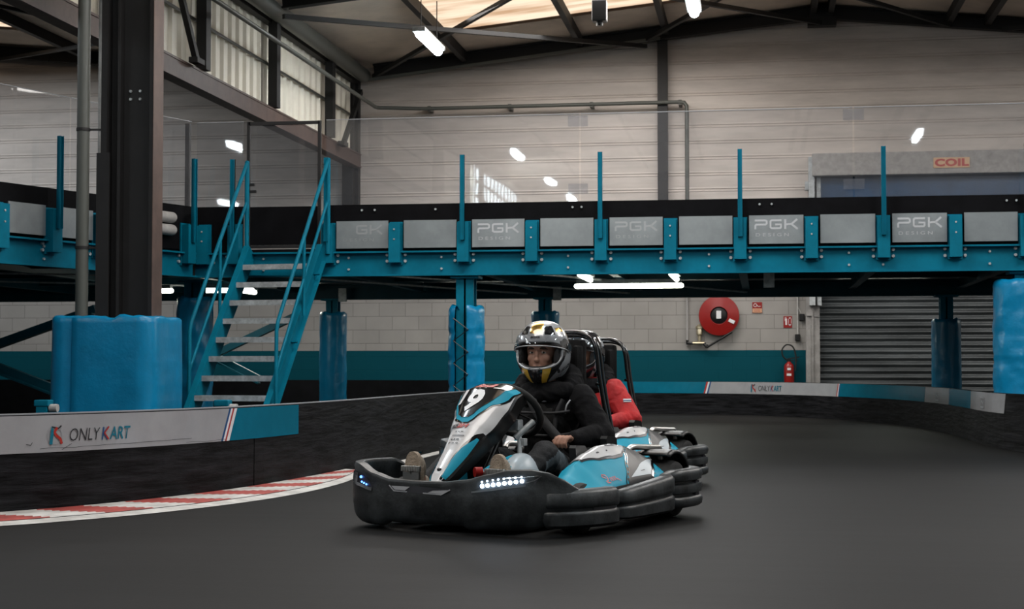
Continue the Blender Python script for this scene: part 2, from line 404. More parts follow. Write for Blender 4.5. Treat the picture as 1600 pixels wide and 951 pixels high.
# ------------------------------------------------------------------ the hall
def RZ(x): return 7.25 - 0.1025 * abs(x - 1.1)            # main roof, underside
def LZ(x): return 6.38 + 0.09 * min(-7.4 - x, 9.6) - 0.09 * max(0, -17 - x)
YB = 29.0
def struct(name, bm, m, smooth=None): return tag(obj(name, bm, m, None, smooth), kind='structure')

bm = NB(); box(bm, (-26, -21, -0.2), (10.2, 30, 0)); struct('floor', bm, 'floor')
# lower block wall with the roller-door opening from x = 1.04 on
bm = NB(); box(bm, (-26, YB, 0), (0.80, YB + 0.25, 2.9)); box(bm, (6.3, YB, 0), (10.2, YB + 0.25, 2.9))
struct('wall_back', bm, 'blocks')
# upper back wall: horizontally ribbed sheet, one profile drawn along x, following both gables
def ribbed_wall(name, x0, x1, zf, zlo, y):
    bm = NB(); nx = 40; xs = [x0 + (x1 - x0) * i / nx for i in range(nx + 1)]
    zs = []; z = zlo
    while z < 7.4:
        zs += [(z, 0.0), (z + 0.205, 0.0), (z + 0.215, -0.010), (z + 0.222, -0.010), (z + 0.240, 0.006), (z + 0.252, 0.006), (z + 0.262, -0.008), (z + 0.268, -0.008)]
        z += 0.29
    P = [[(x, y + dy, min(zz, zf(x))) for x in xs] for zz, dy in zs]
    grid(bm, P)
    bmesh.ops.dissolve_degenerate(bm, edges=bm.edges, dist=1e-5)
    bm2 = bm
    # back skin gives the sheet its thickness
    B = [[(x, y + 0.12, min(zz, zf(x))) for x in xs] for zz in (zlo, 4.0, 7.4)]
    grid(bm2, B)
    return struct(name, bm2, 'clad')
M['clad'] = mat('ribbed_wall_sheet', (0.60, 0.545, 0.50), 0.5, 0, 0.14, 1.0, 0.0, stretch=(0.5, 1, 3.0))
ribbed_wall('wall_back.001', -7.4, 10.2, RZ, 2.9, YB)
M['clad_l'] = M['clad']
ribbed_wall('wall_back.002', -26, -7.4, LZ, 2.9, YB)
# side and front walls (behind and beside the camera)
bm = NB(); box(bm, (10.0, -21, 0), (10.2, YB, 6.5)); struct('wall_right', bm, 'wall_grey')
bm = NB(); box(bm, (-26.2, -21, 0), (-26, YB, 6.5)); struct('wall_left', bm, 'wall_grey')
bm = NB(); box(bm, (-26, -21.2, 0), (10.2, -21, 7.4)); struct('wall_front', bm, 'wall_grey')

# ceilings with openings for the skylight strips
def roof_plane(name, x0, x1, zf, holes, m='ceiling'):
    bm = NB()
    ys = sorted({-21.0, YB + 0.2} | {h[2] for h in holes} | {h[3] for h in holes})
    xs = sorted({x0, x1} | {h[0] for h in holes} | {h[1] for h in holes})
    for a, b in zip(ys, ys[1:]):
        for c, d in zip(xs, xs[1:]):
            if any(h[0] <= c and d <= h[1] and h[2] <= a and b <= h[3] for h in holes): continue
            v = [bm.verts.new(p) for p in ((c, a, zf(c)), (d, a, zf(d)), (d, b, zf(d)), (c, b, zf(c)))]
            bm.faces.new(v)
            u = [bm.verts.new((p.co.x, p.co.y, p.co.z + 0.12)) for p in v]; bm.faces.new(u[::-1])
    return struct(name, bm, m)
hL = [(-5.35, 0.3, y, y + 4.2) for y in (22.85, 11.85, 3.9)]
hR = [(3.6, 8.0, y, y + 4.2) for y in (20.0, 11.85)]
hLL = [(-17.0, -12.7, y, y + 4.2) for y in (22.85, 11.85, 0.85)]
roof_plane('ceiling', -7.4, 1.1, RZ, hL); roof_plane('ceiling.001', 1.1, 10.2, RZ, hR)
roof_plane('ceiling.002', -17, -7.4, LZ, hLL); roof_plane('ceiling.003', -26, -17, LZ, [])
def skylight(x0, x1, y0, y1, zf, label):
    bm = NB(); n = 24
    P = [[(x0 + (x1 - x0) * i / n, y0 + (y1 - y0) * j / 60, zf(x0 + (x1 - x0) * i / n) + 0.05 + 0.012 * math.sin(j * PI / 1.5)) for i in range(n + 1)] for j in range(61)]
    grid(bm, P); return recentre(tag(obj('skylight', bm, 'skylight', None), label, 'skylight', 'corrugated roof skylights'))
skl = ['orange glowing skylight sheet in the roof above the long back wall, left of the ridge', 'skylight sheet over the middle of the track', 'skylight sheet over the near part of the track', 'skylight sheet behind the photographer']
for h, l in zip(hL, skl): skylight(*h, RZ, l)
for h, l in zip(hR, ['far', 'near']): skylight(*h, RZ, 'translucent roof sheet on the right slope, the %s one' % l)
for h, l in zip(hLL, ['orange skylight sheet at top left, in the roof of the neighbouring hall', 'middle skylight sheet of the neighbouring hall', 'near skylight sheet of the neighbouring hall']): skylight(*h, LZ, l)

# partition between the halls: pale vertical ribbed sheet above a brown steel lintel
bm = NB(); P0 = []; P1 = []
y = -21.0; seq = []
while y < YB:
    seq += [(y, 0), (y + 0.20, 0), (y + 0.235, 0.045), (y + 0.275, 0.045), (y + 0.31, 0)]; y += 0.333
grid(bm, [[(-7.50 + d, yy, z) for yy, d in seq] for z in (4.72, 6.36)])
grid(bm, [[(-7.53 + d, yy, z) for yy, d in seq] for z in (4.72, 6.36)])
M['translucent'] = mat('pale_ribbed_sheet', (0.85, 0.80, 0.68), 0.5, 0, 0.06, 1.5)
b_ = M['translucent'].node_tree.nodes['Principled BSDF']; b_.inputs['Transmission Weight'].default_value = 0.0
struct('wall_partition', bm, 'translucent')
def ibeam(bm, p0, p1, w, h, t=0.03, mi=0, up=None):
    p0 = Vector(p0); p1 = Vector(p1); a, b, d = basis(p1 - p0)
    for s in (-1, 1): bar(bm, p0 + b * s * (h / 2 - t / 2), p1 + b * s * (h / 2 - t / 2), w, t, mi)
    bar(bm, p0, p1, t * 0.8, h - 2 * t, mi)
def free(name, bm, m, label, cat, group=None, smooth=None): return recentre(tag(obj(name, bm, m, None, smooth), label, cat, group))
bm = NB()
for s in (-1, 1): bar(bm, (-7.4, -10, 4.63 + s * 0.115), (-7.4, 28.8, 4.63 + s * 0.115), 0.20, 0.03)
box(bm, (-7.33, -10, 4.52), (-7.31, 28.8, 4.74)); box(bm, (-7.5, -10, 4.52), (-7.46, 28.8, 4.74))
free('lintel_beam', bm, 'brown_steel', 'long brown steel beam running back under the pale ribbed sheets at upper left', 'beam')
bm = NB(); cyl(bm, (-7.195, -10, 6.18), (-7.195, 28.55, 6.18), 0.13, 20)
free('eave_duct', bm, M['conduit'], 'long round grey duct along the eave above the pale ribbed sheets', 'duct', None, 50)
bm = NB(); box(bm, (-7.46, -10, 6.06), (-7.34, 28.7, 6.36)); free('eave_beam', bm, 'dark_roof', 'dark steel eave beam behind the round grey duct', 'beam')
for yy, nm in ((17.2, 'nearest, beside the big black pillar'), (20.3, 'second from the big black pillar'), (23.44, 'third from the big black pillar'), (26.65, 'last before the corner of the back wall')):
    bm = NB(); box(bm, (-7.38, yy - 0.09, 4.77), (-7.24, yy + 0.09, 6.15)); free('stud', bm, 'dark_roof', 'dark upright stud on the pale ribbed sheets, ' + nm, 'post', 'dark studs on the pale sheets')
for p0, p1, l in (((-7.22, 18.9, 5.9), (-7.22, 19.8, 4.78), 'dark slanting brace on the pale sheets just right of the black pillar'), ((-7.2, 28.35, 5.85), (-7.2, 27.1, 4.70), 'dark slanting brace on the pale sheets by the back corner')):
    bm = NB(); bar(bm, p0, p1, 0.07, 0.09); box(bm, (p1[0] - 0.06, p1[1] - 0.14, p1[2] - 0.02), (p1[0] + 0.06, p1[1] + 0.14, p1[2] + 0.05)); free('brace', bm, 'dark_roof', l, 'brace')
# ribbed sheet has a darker purlin line half way up
bm = NB(); box(bm, (-7.45, -10, 5.44), (-7.43, 28.8, 5.48)); free('sheeting_rail', bm, 'conduit', 'thin horizontal rail half way up the pale ribbed sheets', 'rail')

# steel portal frames: rafters each 5.7 m
frames = [28.72, 22.95, 11.4, 5.6, -0.6, -6.0, -14.2]
fn = ['against the back wall', 'second from the back wall', 'above the middle of the track', 'above the racing kart', 'just above the photographer', 'behind the photographer', 'far behind the photographer']
for yy, nm in zip(frames, fn):
    for sx, side in ((-1, 'left'), (1, 'right')):
        bm = NB(); xe = -7.04 if sx < 0 else 9.95
        h = 0.24
        ibeam(bm, (1.1, yy, 7.24 - h / 2 - 0.01), (xe, yy, RZ(xe) - h / 2 - 0.01), 0.16, h)
        if yy > 28: bar(bm, (1.1, yy - 0.02, 7.0 + 0.115), (xe, yy - 0.02, RZ(xe) - 0.135), 0.02, 0.22)
        free('rafter', bm, 'dark_roof', 'dark steel roof rafter %s, %s slope' % (nm, side), 'rafter')
    if yy < 22:
        bm = NB(); box(bm, (-7.35, yy - 0.14, 4.78), (-7.15, yy + 0.14, 6.1)); free('stub_column', bm, 'dark_roof', 'dark stub column standing on the brown lintel beam, frame ' + nm, 'column')
for yy in (28.72, 22.95, 11.4):
    bm = NB(); ibeam(bm, (-7.5, yy, LZ(-7.5) - 0.15), (-16.9, yy, LZ(-16.9) - 0.15), 0.16, 0.24)
    free('rafter', bm, 'dark_roof', 'dark rafter in the neighbouring hall at far left, ' + ('against the back wall' if yy > 28 else 'second from the back' if yy > 20 else 'nearest'), 'rafter')
bm = NB(); box(bm, (0.86, 28.55, 6.84), (1.36, 28.78, 7.02)); box(bm, (0.9, 28.5, 7.0), (1.3, 28.8, 7.2))
free('ridge_plate', bm, 'dark_roof', 'bolted dark plate under the roof ridge at the back wall', 'plate')
# purlins
pur = [(-5.33, 'at the left edge of the orange skylight'), (-3.2, 'crossing the orange skylight'), (-1.65, 'at the top of the long back wall column'), (0.96, 'left of the pair at the ridge'), (1.26, 'right of the pair at the ridge'), (3.31, 'first to the right of the ridge'), (3.95, 'second to the right of the ridge'), (6.2, 'third to the right of the ridge'), (8.4, 'nearest the right wall')]
for x, nm in pur:
    bm = NB(); z = RZ(x) - 0.10
    box(bm, (x - 0.05, -12, z - 0.09), (x + 0.05, 28.7, z + 0.09)); free('purlin', bm, 'dark_roof', 'dark roof purlin ' + nm, 'purlin')
for x in (-9.4, -11.2, -12.65, -14.6):
    bm = NB(); z = LZ(x) - 0.10
    box(bm, (x - 0.05, 5, z - 0.09), (x + 0.05, 28.7, z + 0.09)); free('purlin', bm, 'dark_roof', 'dark purlin in the neighbouring hall, ' + {-9.4: 'nearest the pale sheets', -11.2: 'second from the pale sheets', -12.65: 'along the skylight edge', -14.6: 'farthest left'}[x], 'purlin')
# wind bracing rods
for a, b, l in (((-7.02, 22.95), (-2.0, 28.6), 'thin dark bracing rod running from the left eave across the orange skylight'),
                ((-7.02, 28.6), (-2.9, 22.95), 'dark bracing rod rising from the back left corner to the skylight'),
                ((-2.0, 28.6), (1.1, 22.95), 'dark bracing rod meeting the back rafter left of the ridge'),
                ((-2.9, 22.95), (1.1, 28.6), 'dark bracing rod ending at the ridge plate'),
                ((3.3, 28.6), (1.1, 26.4), 'dark bracing rod falling right of the ridge'),
                ((4.2, 28.6), (9.9, 24.0), 'thin rod by the right end of the back rafter')):
    bm = NB(); dz_ = 0.25 if (a[1] > b[1]) else 0.36; bar(bm, (a[0], a[1], RZ(a[0]) - dz_), (b[0], b[1], RZ(b[0]) - dz_), 0.07, 0.07); free('bracing_rod', bm, 'dark_roof', l, 'brace')
for a, b, l in (((-7.6, 22.95), (-14.6, 28.6), 'rod under the roof of the neighbouring hall, rising left'), ((-7.6, 28.6), (-12.5, 22.95), 'rod under the roof of the neighbouring hall, rising towards the viewer')):
    bm = NB(); dz_ = 0.25 if a[1] > b[1] else 0.36; bar(bm, (a[0], a[1], LZ(a[0]) - dz_), (b[0], b[1], LZ(b[0]) - dz_), 0.06, 0.06); free('bracing_rod', bm, 'dark_roof', l, 'brace')
# wall columns
bm = NB(); ibeam(bm, (-1.72, 28.86, 2.75), (-1.72, 28.86, 6.80), 0.18, 0.14, 0.02); box(bm, (-1.81, 28.775, 2.75), (-1.63, 28.80, 6.72)); box(bm, (-1.85, 28.77, 2.72), (-1.59, 29.0, 2.75))
bm.transform(Matrix.Identity(4)); free('wall_column', bm, 'black_steel', 'dark steel column up the middle of the back wall', 'column')
bm = NB(); box(bm, (-7.62, 28.62, 2.75), (-7.42, 28.97, 6.2)); box(bm, (-7.42, 28.80, 2.75), (-7.36, 28.97, 6.2)); box(bm, (-7.66, 28.6, 2.72), (-7.34, 29.0, 2.75))
free('corner_column', bm, 'black_steel', 'dark steel column at the corner where the ribbed partition meets the back wall', 'column')
# rail below the back rafter and conduits
bm = NB(); bar(bm, (-7.25, 28.55, 6.08), (-1.75, 28.55, 6.70), 0.05, 0.05); free('conduit', bm, 'conduit', 'thin grey pipe sloping just under the left back rafter', 'pipe')
bm = NB(); tube(bm, [(-6.93, 6, 5.56), (-6.93, 28.35, 5.56), (-6.91, 28.42, 5.56), (-6.86, 28.46, 5.56), (-6.78, 28.48, 5.56), (-6.1, 28.70, 5.56), (-1.45, 28.72, 5.57)], 0.035, 10)
tube(bm, [(-1.45, 28.72, 5.57), (-1.33, 28.72, 5.56), (-1.285, 28.72, 5.50), (-1.28, 28.72, 5.35), (-1.28, 28.72, 2.2)], 0.038, 10)
for x in (-6, -4.5, -3, -1.4): box(bm, (x - 0.03, 28.70, 5.52), (x + 0.03, 28.99, 5.61))
free('heating_pipe', bm, 'conduit', 'long grey pipe along partition and back wall, bending down past the dark column', 'pipe', None, 50)
bm = NB(); cyl(bm, (-2.35, 23.7, 6.6), (-2.35, 23.7, 6.3), 0.02, 8); box(bm, (-2.46, 23.6, 5.98), (-2.24, 23.8, 6.3), bev=0.02); cyl(bm, (-2.35, 23.7, 5.98), (-2.35, 23.7, 5.92), 0.05, 12)
cyl(bm, (-2.35, 23.7, 6.9), (-2.35, 23.7, 6.5), 0.02, 8)
free('hanging_box', bm, 'plastic_in', 'small dark box hanging below the orange skylight', 'device')

# ceiling lamps
def ceiling_lamp(x, y, z, label):
    e = empty('ceiling_lamp', (x, y, z), label, 'lamp', 0, 'long white ceiling lamps')
    bm = NB(); box(bm, (x - 0.10, y - 0.78, z + 0.02), (x + 0.10, y + 0.78, z + 0.09), bev=0.01); obj('housing', bm, 'galv', e)
    bm = NB()
    cap(bm, (x, y - 0.70, z), (x, y + 0.70, z), 0.07, 0.07, 12); obj('diffuser', bm, 'lamp', e, 60)
    bm = NB()
    bm.free()
    for s in (-0.6, 0.6): bm = NB(); cyl(bm, (x, y + s, z + 0.08), (x, y + s, (RZ(x) if x > -7.4 else LZ(x)) + 0.02), 0.008, 6); obj('hanger', bm, 'dark_roof', e)
    area('ceiling_lamp_light', (x, y, z - 0.085), 0.14, 1.4, LAMP_W, COOL)
rows = {-5.06: [24.2, 10.0], -5.65: [-2.0, -8.0, -12.6], -0.9: [22.0, 15.0, 9.0], 3.4: [14.5, 7.5, -0.2], 7.6: [14.0, 7.0]}
onames = ['nearest the back wall', 'second from the back wall', 'third from the back wall', 'fourth from the back wall', 'fifth from the back wall', 'last of its row']
rn = {-5.65: 'behind the photographer, left side', -5.06: 'in the row nearest the ribbed partition', -0.9: 'in the row just left of the ridge', 3.4: 'in the row right of the ridge', 7.6: 'in the row by the right wall'}
for x, ys in rows.items():
    for i, yy in enumerate(ys): ceiling_lamp(x, yy, 5.85, 'white ceiling lamp %s, %s' % (rn[x], onames[i]))
for x, yy, n_ in ((-11.75, 0.2, 'nearest the pale ribbed sheets'), (-16.3, -12.2, 'farthest from the walkway'), (-11.0, 7.0, 'beside the walkway screens')): ceiling_lamp(x, yy, 5.85, 'white ceiling lamp of the neighbouring hall, ' + n_)
# gridded bright window high in the partition, behind the photographer (seen only as a reflection)
wn = tag(None or bpy.data.objects.new('window_1', None), None, None, None, 'structure'); COL.objects.link(wn); wn.location = (-7.3, -8, 4.9); WM['window_1'] = Matrix.Translation((-7.3, -8, 4.9))
bm = NB(); box(bm, (-7.28, -12.4, 4.85), (-7.26, -5.2, 6.0)); obj('window_pane', bm, 'window_bright', wn)
bm = NB()
for i in range(13): yy = -12.4 + i * 0.6; box(bm, (-7.26, yy - 0.03, 4.82), (-7.22, yy + 0.03, 6.03))
for z in (4.85, 5.23, 5.61, 6.0): box(bm, (-7.26, -12.4, z - 0.03), (-7.22, -5.2, z + 0.03))
obj('window_frame', bm, 'dark_roof', wn)

# roller door, posts, blue rapid door with its housing
bm = NB(); z = 0.0; P = []
while z < 3.9:
    for k in range(8): t = k / 8; P.append((z + 0.115 * t, 28.99 + 0.10 + 0.028 * math.cos(2 * PI * t)))
    z += 0.115
grid(bm, [[(x, yy, zz) for x in (1.0, 6.35)] for zz, yy in P])
grid(bm, [[(x, yy + 0.02, zz) for x in (1.0, 6.35)] for zz, yy in P])
M['shutter'] = mat('roller_shutter_slats', (0.085, 0.095, 0.10), 0.42, 0.3, 0.35, 1.0, stretch=(0.6, 1, 5))
tag(obj('door_1', bm, 'shutter', None, 60), kind='structure')
for x0, x1, nm in ((0.80, 1.04, 'left'), (6.25, 6.5, 'right')):
    bm = NB(); box(bm, (x0, 28.80, 0), (x1, 29.12, 3.8)); box(bm, (x0 + 0.10, 28.77, 0), (x0 + 0.13, 28.80, 3.8)); box(bm, (x0 + 0.01, 28.76, 1.72), (x0 + 0.12, 28.80, 1.80)); box(bm, (x0 + 0.15, 28.78, 1.70), (x0 + 0.24, 28.80, 1.73))
    tag(obj('trim_1' if nm == 'left' else 'trim_2', bm, 'concrete'), kind='structure')
e = empty('rapid_door', (3.7, 28.8, 3.3), 'grey roller housing over a blue door curtain, lettered red, behind the right end of the walkway', 'door unit')
bm = NB(); box(bm, (0.92, 28.50, 4.17), (6.5, 28.95, 4.57), bev=0.02); obj('housing', bm, 'roll_grey', e)
bm = NB(); box(bm, (1.06, 28.74, 2.6), (6.3, 28.76, 4.2)); obj('curtain', bm, 'curtain', e)
bm = NB()
for x in (0.86, 6.42): box(bm, (x, 28.60, 1.9), (x + 0.10, 28.95, 4.52))
box(bm, (1.0, 28.70, 1.9), (1.07, 28.80, 4.17)); box(bm, (0.80, 28.7, 3.95), (0.86, 28.9, 4.1))
obj('guide_rail', bm, 'galv', e)
bm = NB(); box(bm, (2.99, 28.485, 4.27), (3.60, 28.498, 4.45)); nm = obj('name_plate', bm, 'sign_yellow', e)
me = text_mesh('COIL', 0.17, 0.008, 0, 1.42, 1.05, 'CENTER'); map_mesh(me, lambda x, y: Vector((3.295 + x, 28.48, 4.303 + y)))
link_mesh('lettering', me, ['ink_red'], nm)

# fire hose reel
e = empty('hose_reel', (-0.73, 28.8, 1.3), 'round red fire hose reel hung on the white block wall', 'hose reel')
O = Vector((-0.73, 28.90, 1.735))
bm = NB(); lathe(bm, [(0.30, 0.09), (0.355, 0.085), (0.362, 0.10), (0.355, 0.12), (0.31, 0.128), (0.20, 0.150), (0.16, 0.155), (0.155, 0.12), (0.12, 0.11), (0.10, 0.09)], (-0.73, 28.99, 1.735), (0, -1, 0), 48); obj('disc', bm, 'red_gloss', e, 40)
bm = NB(); lathe(bm, [(0.27, 0.0), (0.27, 0.09), (0.24, 0.10)], (-0.73, 28.995, 1.735), (0, -1, 0), 32); obj('hose_coil', bm, 'rubber', e, 40)
bm = NB(); lathe(bm, [(0.15, 0.08), (0.152, 0.125), (0.12, 0.14), (0.05, 0.15), (0.02, 0.15)], (-0.73, 28.995, 1.735), (0, -1, 0), 32); obj('hub', bm, 'plastic_in', e, 40)
bm = NB(); box(bm, (-0.775, 28.828, 1.68), (-0.69, 28.838, 1.82)); box(bm, (-0.56, 28.835, 1.60), (-0.45, 28.852, 1.66), mx=Matrix.Translation((-0.5, 0, 1.63)) @ Matrix.Rotation(0.45, 4, 'Y') @ Matrix.Translation((0.5, 0, -1.63))); obj('tag', bm, 'ink_white', e)
bm = NB(); cyl(bm, (-1.08, 28.93, 1.27), (-1.08, 28.93, 1.40), 0.03, 14); lathe(bm, [(0.03, 0), (0.055, 0.02), (0.055, 0.10), (0.045, 0.12), (0.07, 0.125), (0.07, 0.16), (0.04, 0.18), (0.02, 0.2)], (-1.08, 28.93, 1.38), (0, 0, 1), 18); cyl(bm, (-1.20, 28.93, 1.24), (-0.98, 28.93, 1.24), 0.03, 12); obj('valve', bm, 'brass', e, 40)
bm = NB(); tube(bm, [(-1.20, 28.93, 1.24), (-1.30, 28.94, 1.24), (-1.30, 28.94, 1.30)], 0.028, 10); tube(bm, [(-1.0, 28.92, 1.24), (-0.96, 28.9, 1.18), (-0.93, 28.88, 1.19)], 0.03, 10)
tube(bm, [(-0.96, 28.88, 1.16), (-0.50, 28.86, 1.44)], 0.02, 10); obj('feed_pipe', bm, 'plastic_in', e, 40)
bm = NB(); cyl(bm, (-1.30, 28.96, 1.20), (-1.30, 28.96, 2.9), 0.02, 8); free('riser_pipe', bm, 'wall_grey', 'thin pale pipe running up the block wall left of the red hose reel', 'pipe')

# signs
def arrow_sign(x0, x1, z0, z1, label, kind):
    e = empty('fire_sign', ((x0 + x1) / 2, YB - 0.01, z0), label, 'sign', 0, None)
    bm = NB(); box(bm, (x0, YB - 0.012, z0), (x1, YB, z1)); obj('board', bm, 'red_gloss' if kind else 'red_gloss', e)
    bm = NB(); f = lambda x, y: Vector((x0 + x * (x1 - x0), YB - 0.016, z0 + y * (z1 - z0)))
    if kind == 0:   # hose sign: white hose spiral, lower half cream with lines
        poly2(bm, [(0.04, 0.04), (0.96, 0.04), (0.96, 0.42), (0.04, 0.42)], f, 1)
        for y in (0.14, 0.24, 0.34): stroke(bm, [(0.15, y), (0.85, y)], 0.04, lambda x, y: f(x, y) + Vector((0, -0.002, 0)), 2)
        stroke(bm, [(0.3 + 0.16 * math.cos(t * 0.5), 0.72 + 0.14 * math.sin(t * 0.5)) for t in range(13)], 0.05, f, 0)
        stroke(bm, [(0.46, 0.72), (0.62, 0.6), (0.85, 0.62)], 0.05, f, 0)
    else:           # extinguisher sign: white body, bar with dot and arrow
        poly2(bm, [(0.22, 0.25), (0.40, 0.25), (0.40, 0.75), (0.36, 0.82), (0.26, 0.82), (0.22, 0.75)], f, 0)
        stroke(bm, [(0.31, 0.82), (0.31, 0.9), (0.18, 0.9), (0.16, 0.6)], 0.05, f, 0)
        stroke(bm, [(0.66, 0.22), (0.84, 0.22)], 0.07, f, 0); stroke(bm, [(0.66, 0.85), (0.84, 0.85)], 0.09, f, 0)
        poly2(bm, [(0.56, 0.3), (0.94, 0.3), (0.75, 0.14)], f, 0)
        stroke(bm, [(0.58, 0.35), (0.58, 0.8)], 0.05, f, 0); stroke(bm, [(0.92, 0.35), (0.92, 0.8)], 0.05, f, 0)
    obj('pictogram', bm, ['ink_white', 'sign_yellow', 'ink_red'], e)
arrow_sign(-0.14, 0.035, 1.78, 1.975, 'red and cream fire hose sign on the block wall right of the hose reel', 0)
arrow_sign(0.41, 0.56, 1.515, 1.72, 'red sign with a white extinguisher pictogram, lower right of the hose sign', 1)
# electric boxes
for x, z, l in ((0.735, 1.70, 'small dark switch box high on the block wall beside the door post'), (0.655, 1.34, 'small dark socket box at the foot of the thin cable pipe')):
    bm = NB(); box(bm, (x - 0.045, YB - 0.07, z - 0.06), (x + 0.045, YB, z + 0.06), bev=0.01); cyl(bm, (x, YB - 0.075, z), (x, YB - 0.07, z), 0.025, 12)
    free('switch_box', bm, 'plastic_in', l, 'switch box')
bm = NB(); cyl(bm, (0.66, YB - 0.03, 1.40), (0.66, YB - 0.03, 2.88), 0.014, 8); bar(bm, (0.66, YB - 0.03, 1.9), (0.72, YB - 0.03, 1.77), 0.012, 0.012); free('cable_pipe', bm, 'white_paint', 'thin cable pipe running down the wall to the dark socket box', 'pipe')
# extinguisher
e = empty('fire_extinguisher', (0.50, 28.88, 0.55), 'small red fire extinguisher with a black looped hose, hung on the teal painted wall', 'fire extinguisher')
bm = NB(); lathe(bm, [(0.06, 0), (0.085, 0.01), (0.088, 0.03), (0.088, 0.28), (0.075, 0.33), (0.04, 0.36), (0.028, 0.38)], (0.50, 28.88, 0.53), (0, 0, 1), 24); bd = obj('cylinder', bm, 'red_gloss', e, 40)
bm = NB(); box(bm, (0.46, 28.785, 0.66), (0.54, 28.80, 0.70)); box(bm, (0.47, 28.785, 0.76), (0.53, 28.80, 0.80)); obj('printed_label', bm, 'ink_white', bd)
bm = NB(); cyl(bm, (0.50, 28.88, 0.90), (0.50, 28.88, 0.95), 0.03, 12); bar(bm, (0.47, 28.88, 0.955), (0.68, 28.88, 0.99), 0.03, 0.02); bar(bm, (0.47, 28.88, 0.925), (0.66, 28.88, 0.93), 0.03, 0.015); obj('valve_handle', bm, 'plastic_in', e)
bm = NB(); tube(bm, smooth_path([(0.47, 28.88, 0.94), (0.40, 28.86, 1.0), (0.38, 28.85, 1.12), (0.46, 28.84, 1.21), (0.57, 28.84, 1.17), (0.62, 28.85, 1.0), (0.61, 28.86, 0.75)], 5), 0.014, 8); obj('hose', bm, 'rubber', e, 50)
# ------------------------------------------------------------------ mezzanine walkway
mz = empty('walkway', (-1.0, 17.6, 1.84), 'raised teal steel walkway crossing the hall, with aluminium plates, black board and clear screen', 'walkway')
YM = 17.6
LF = [Vector((-9.2, 10.07, 0)), Vector((-6.42, 17.52, 0))]       # left part of its front edge, swinging towards the viewer
ld = (LF[1] - LF[0]).normalized(); ln = Vector((ld.y, -ld.x, 0))   # outward (towards the track)
def LP(s, out, z):                                              # s metres back along the left part from its far corner
    p = LF[1] - ld * s + ln * out; return Vector((p.x, p.y, z))
def Cbeam(bm, f, s0, s1, z0, z1, depth=0.10, t=0.018):
    """C channel: outer web, flanges in front, f(s, out, z)"""
    def b(o0, o1, a, c):
        v = [bm.verts.new(f(s, o, z)) for s in (s0, s1) for o, z in ((o0, a), (o1, a), (o1, c), (o0, c))]
        for q in ((0, 1, 2, 3), (7, 6, 5, 4), (0, 4, 5, 1), (1, 5, 6, 2), (2, 6, 7, 3), (3, 7, 4, 0)): bm.faces.new([v[i] for i in q])
    b(-0.02, 0.0, z0, z1); b(0, depth, z0, z0 + t); b(0, depth, z1 - t, z1)
def fbox(bm, f, s0, s1, o0, o1, z0, z1, mi=0):
    v = [bm.verts.new(f(s, o, z)) for s in (s0, s1) for o, z in ((o0, z0), (o1, z0), (o1, z1), (o0, z1))]
    for q in ((0, 1, 2, 3), (7, 6, 5, 4), (0, 4, 5, 1), (1, 5, 6, 2), (2, 6, 7, 3), (3, 7, 4, 0)): bm.faces.new([v[i] for i in q]).material_index = mi
RF = lambda s, o, z: Vector((s, YM - o, z))
XE = 9.9
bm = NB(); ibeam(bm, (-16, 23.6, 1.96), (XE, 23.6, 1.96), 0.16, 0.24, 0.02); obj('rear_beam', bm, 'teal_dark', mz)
# deck
bm = NB()
dk = [(-6.42, YM), (XE, YM), (XE, 25.0), (-16, 25.0), (-16, 12), (LF[0].x, LF[0].y)]
prism(bm, dk, 2, 2.13, 2.17); obj('deck', bm, 'black_board', mz)
for x in [-14, -12.2, -10.4, -8.6, -6.9, -5.0, -3.27, -1.75, -0.2, 1.3, 2.8, 4.5, 6.2, 8]:
    y0 = YM if x > -6.4 else (LF[1].y + (x - LF[1].x) / ld.x * ld.y + 0.25 if x > -9 else 12.2)
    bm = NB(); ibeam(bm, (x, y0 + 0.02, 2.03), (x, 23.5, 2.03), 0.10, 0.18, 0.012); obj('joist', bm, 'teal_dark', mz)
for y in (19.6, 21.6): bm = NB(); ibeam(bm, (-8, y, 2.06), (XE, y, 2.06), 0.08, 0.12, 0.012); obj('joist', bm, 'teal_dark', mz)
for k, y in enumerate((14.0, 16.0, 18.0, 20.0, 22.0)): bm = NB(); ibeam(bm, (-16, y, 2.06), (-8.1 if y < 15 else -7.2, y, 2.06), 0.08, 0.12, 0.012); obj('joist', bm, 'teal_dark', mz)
for a, b in (((-6.2, 17.9), (-3.4, 23.3)), ((-5.0, 17.8), (-1.9, 23.4)), ((-3.1, 17.8), (-0.2, 23.3)), ((-12.5, 16), (-7, 18)), ((-12.5, 17.5), (-6.5, 21))):
    bm = NB(); bar(bm, (a[0], a[1], 1.93), (b[0], b[1], 1.90), 0.05, 0.02); obj('deck_brace', bm, 'galv', mz)
for x, y in ((-3.32, 17.9), (0.1, 18.2), (-2.95, 23.35), (-6.2, 23.35)): bm = NB(); box(bm, (x - 0.06, y - 0.02, 1.72 if x > 0 else 1.8), (x + 0.06, y + 0.02, 2.0)); obj('hanger_plate', bm, 'galv', mz)
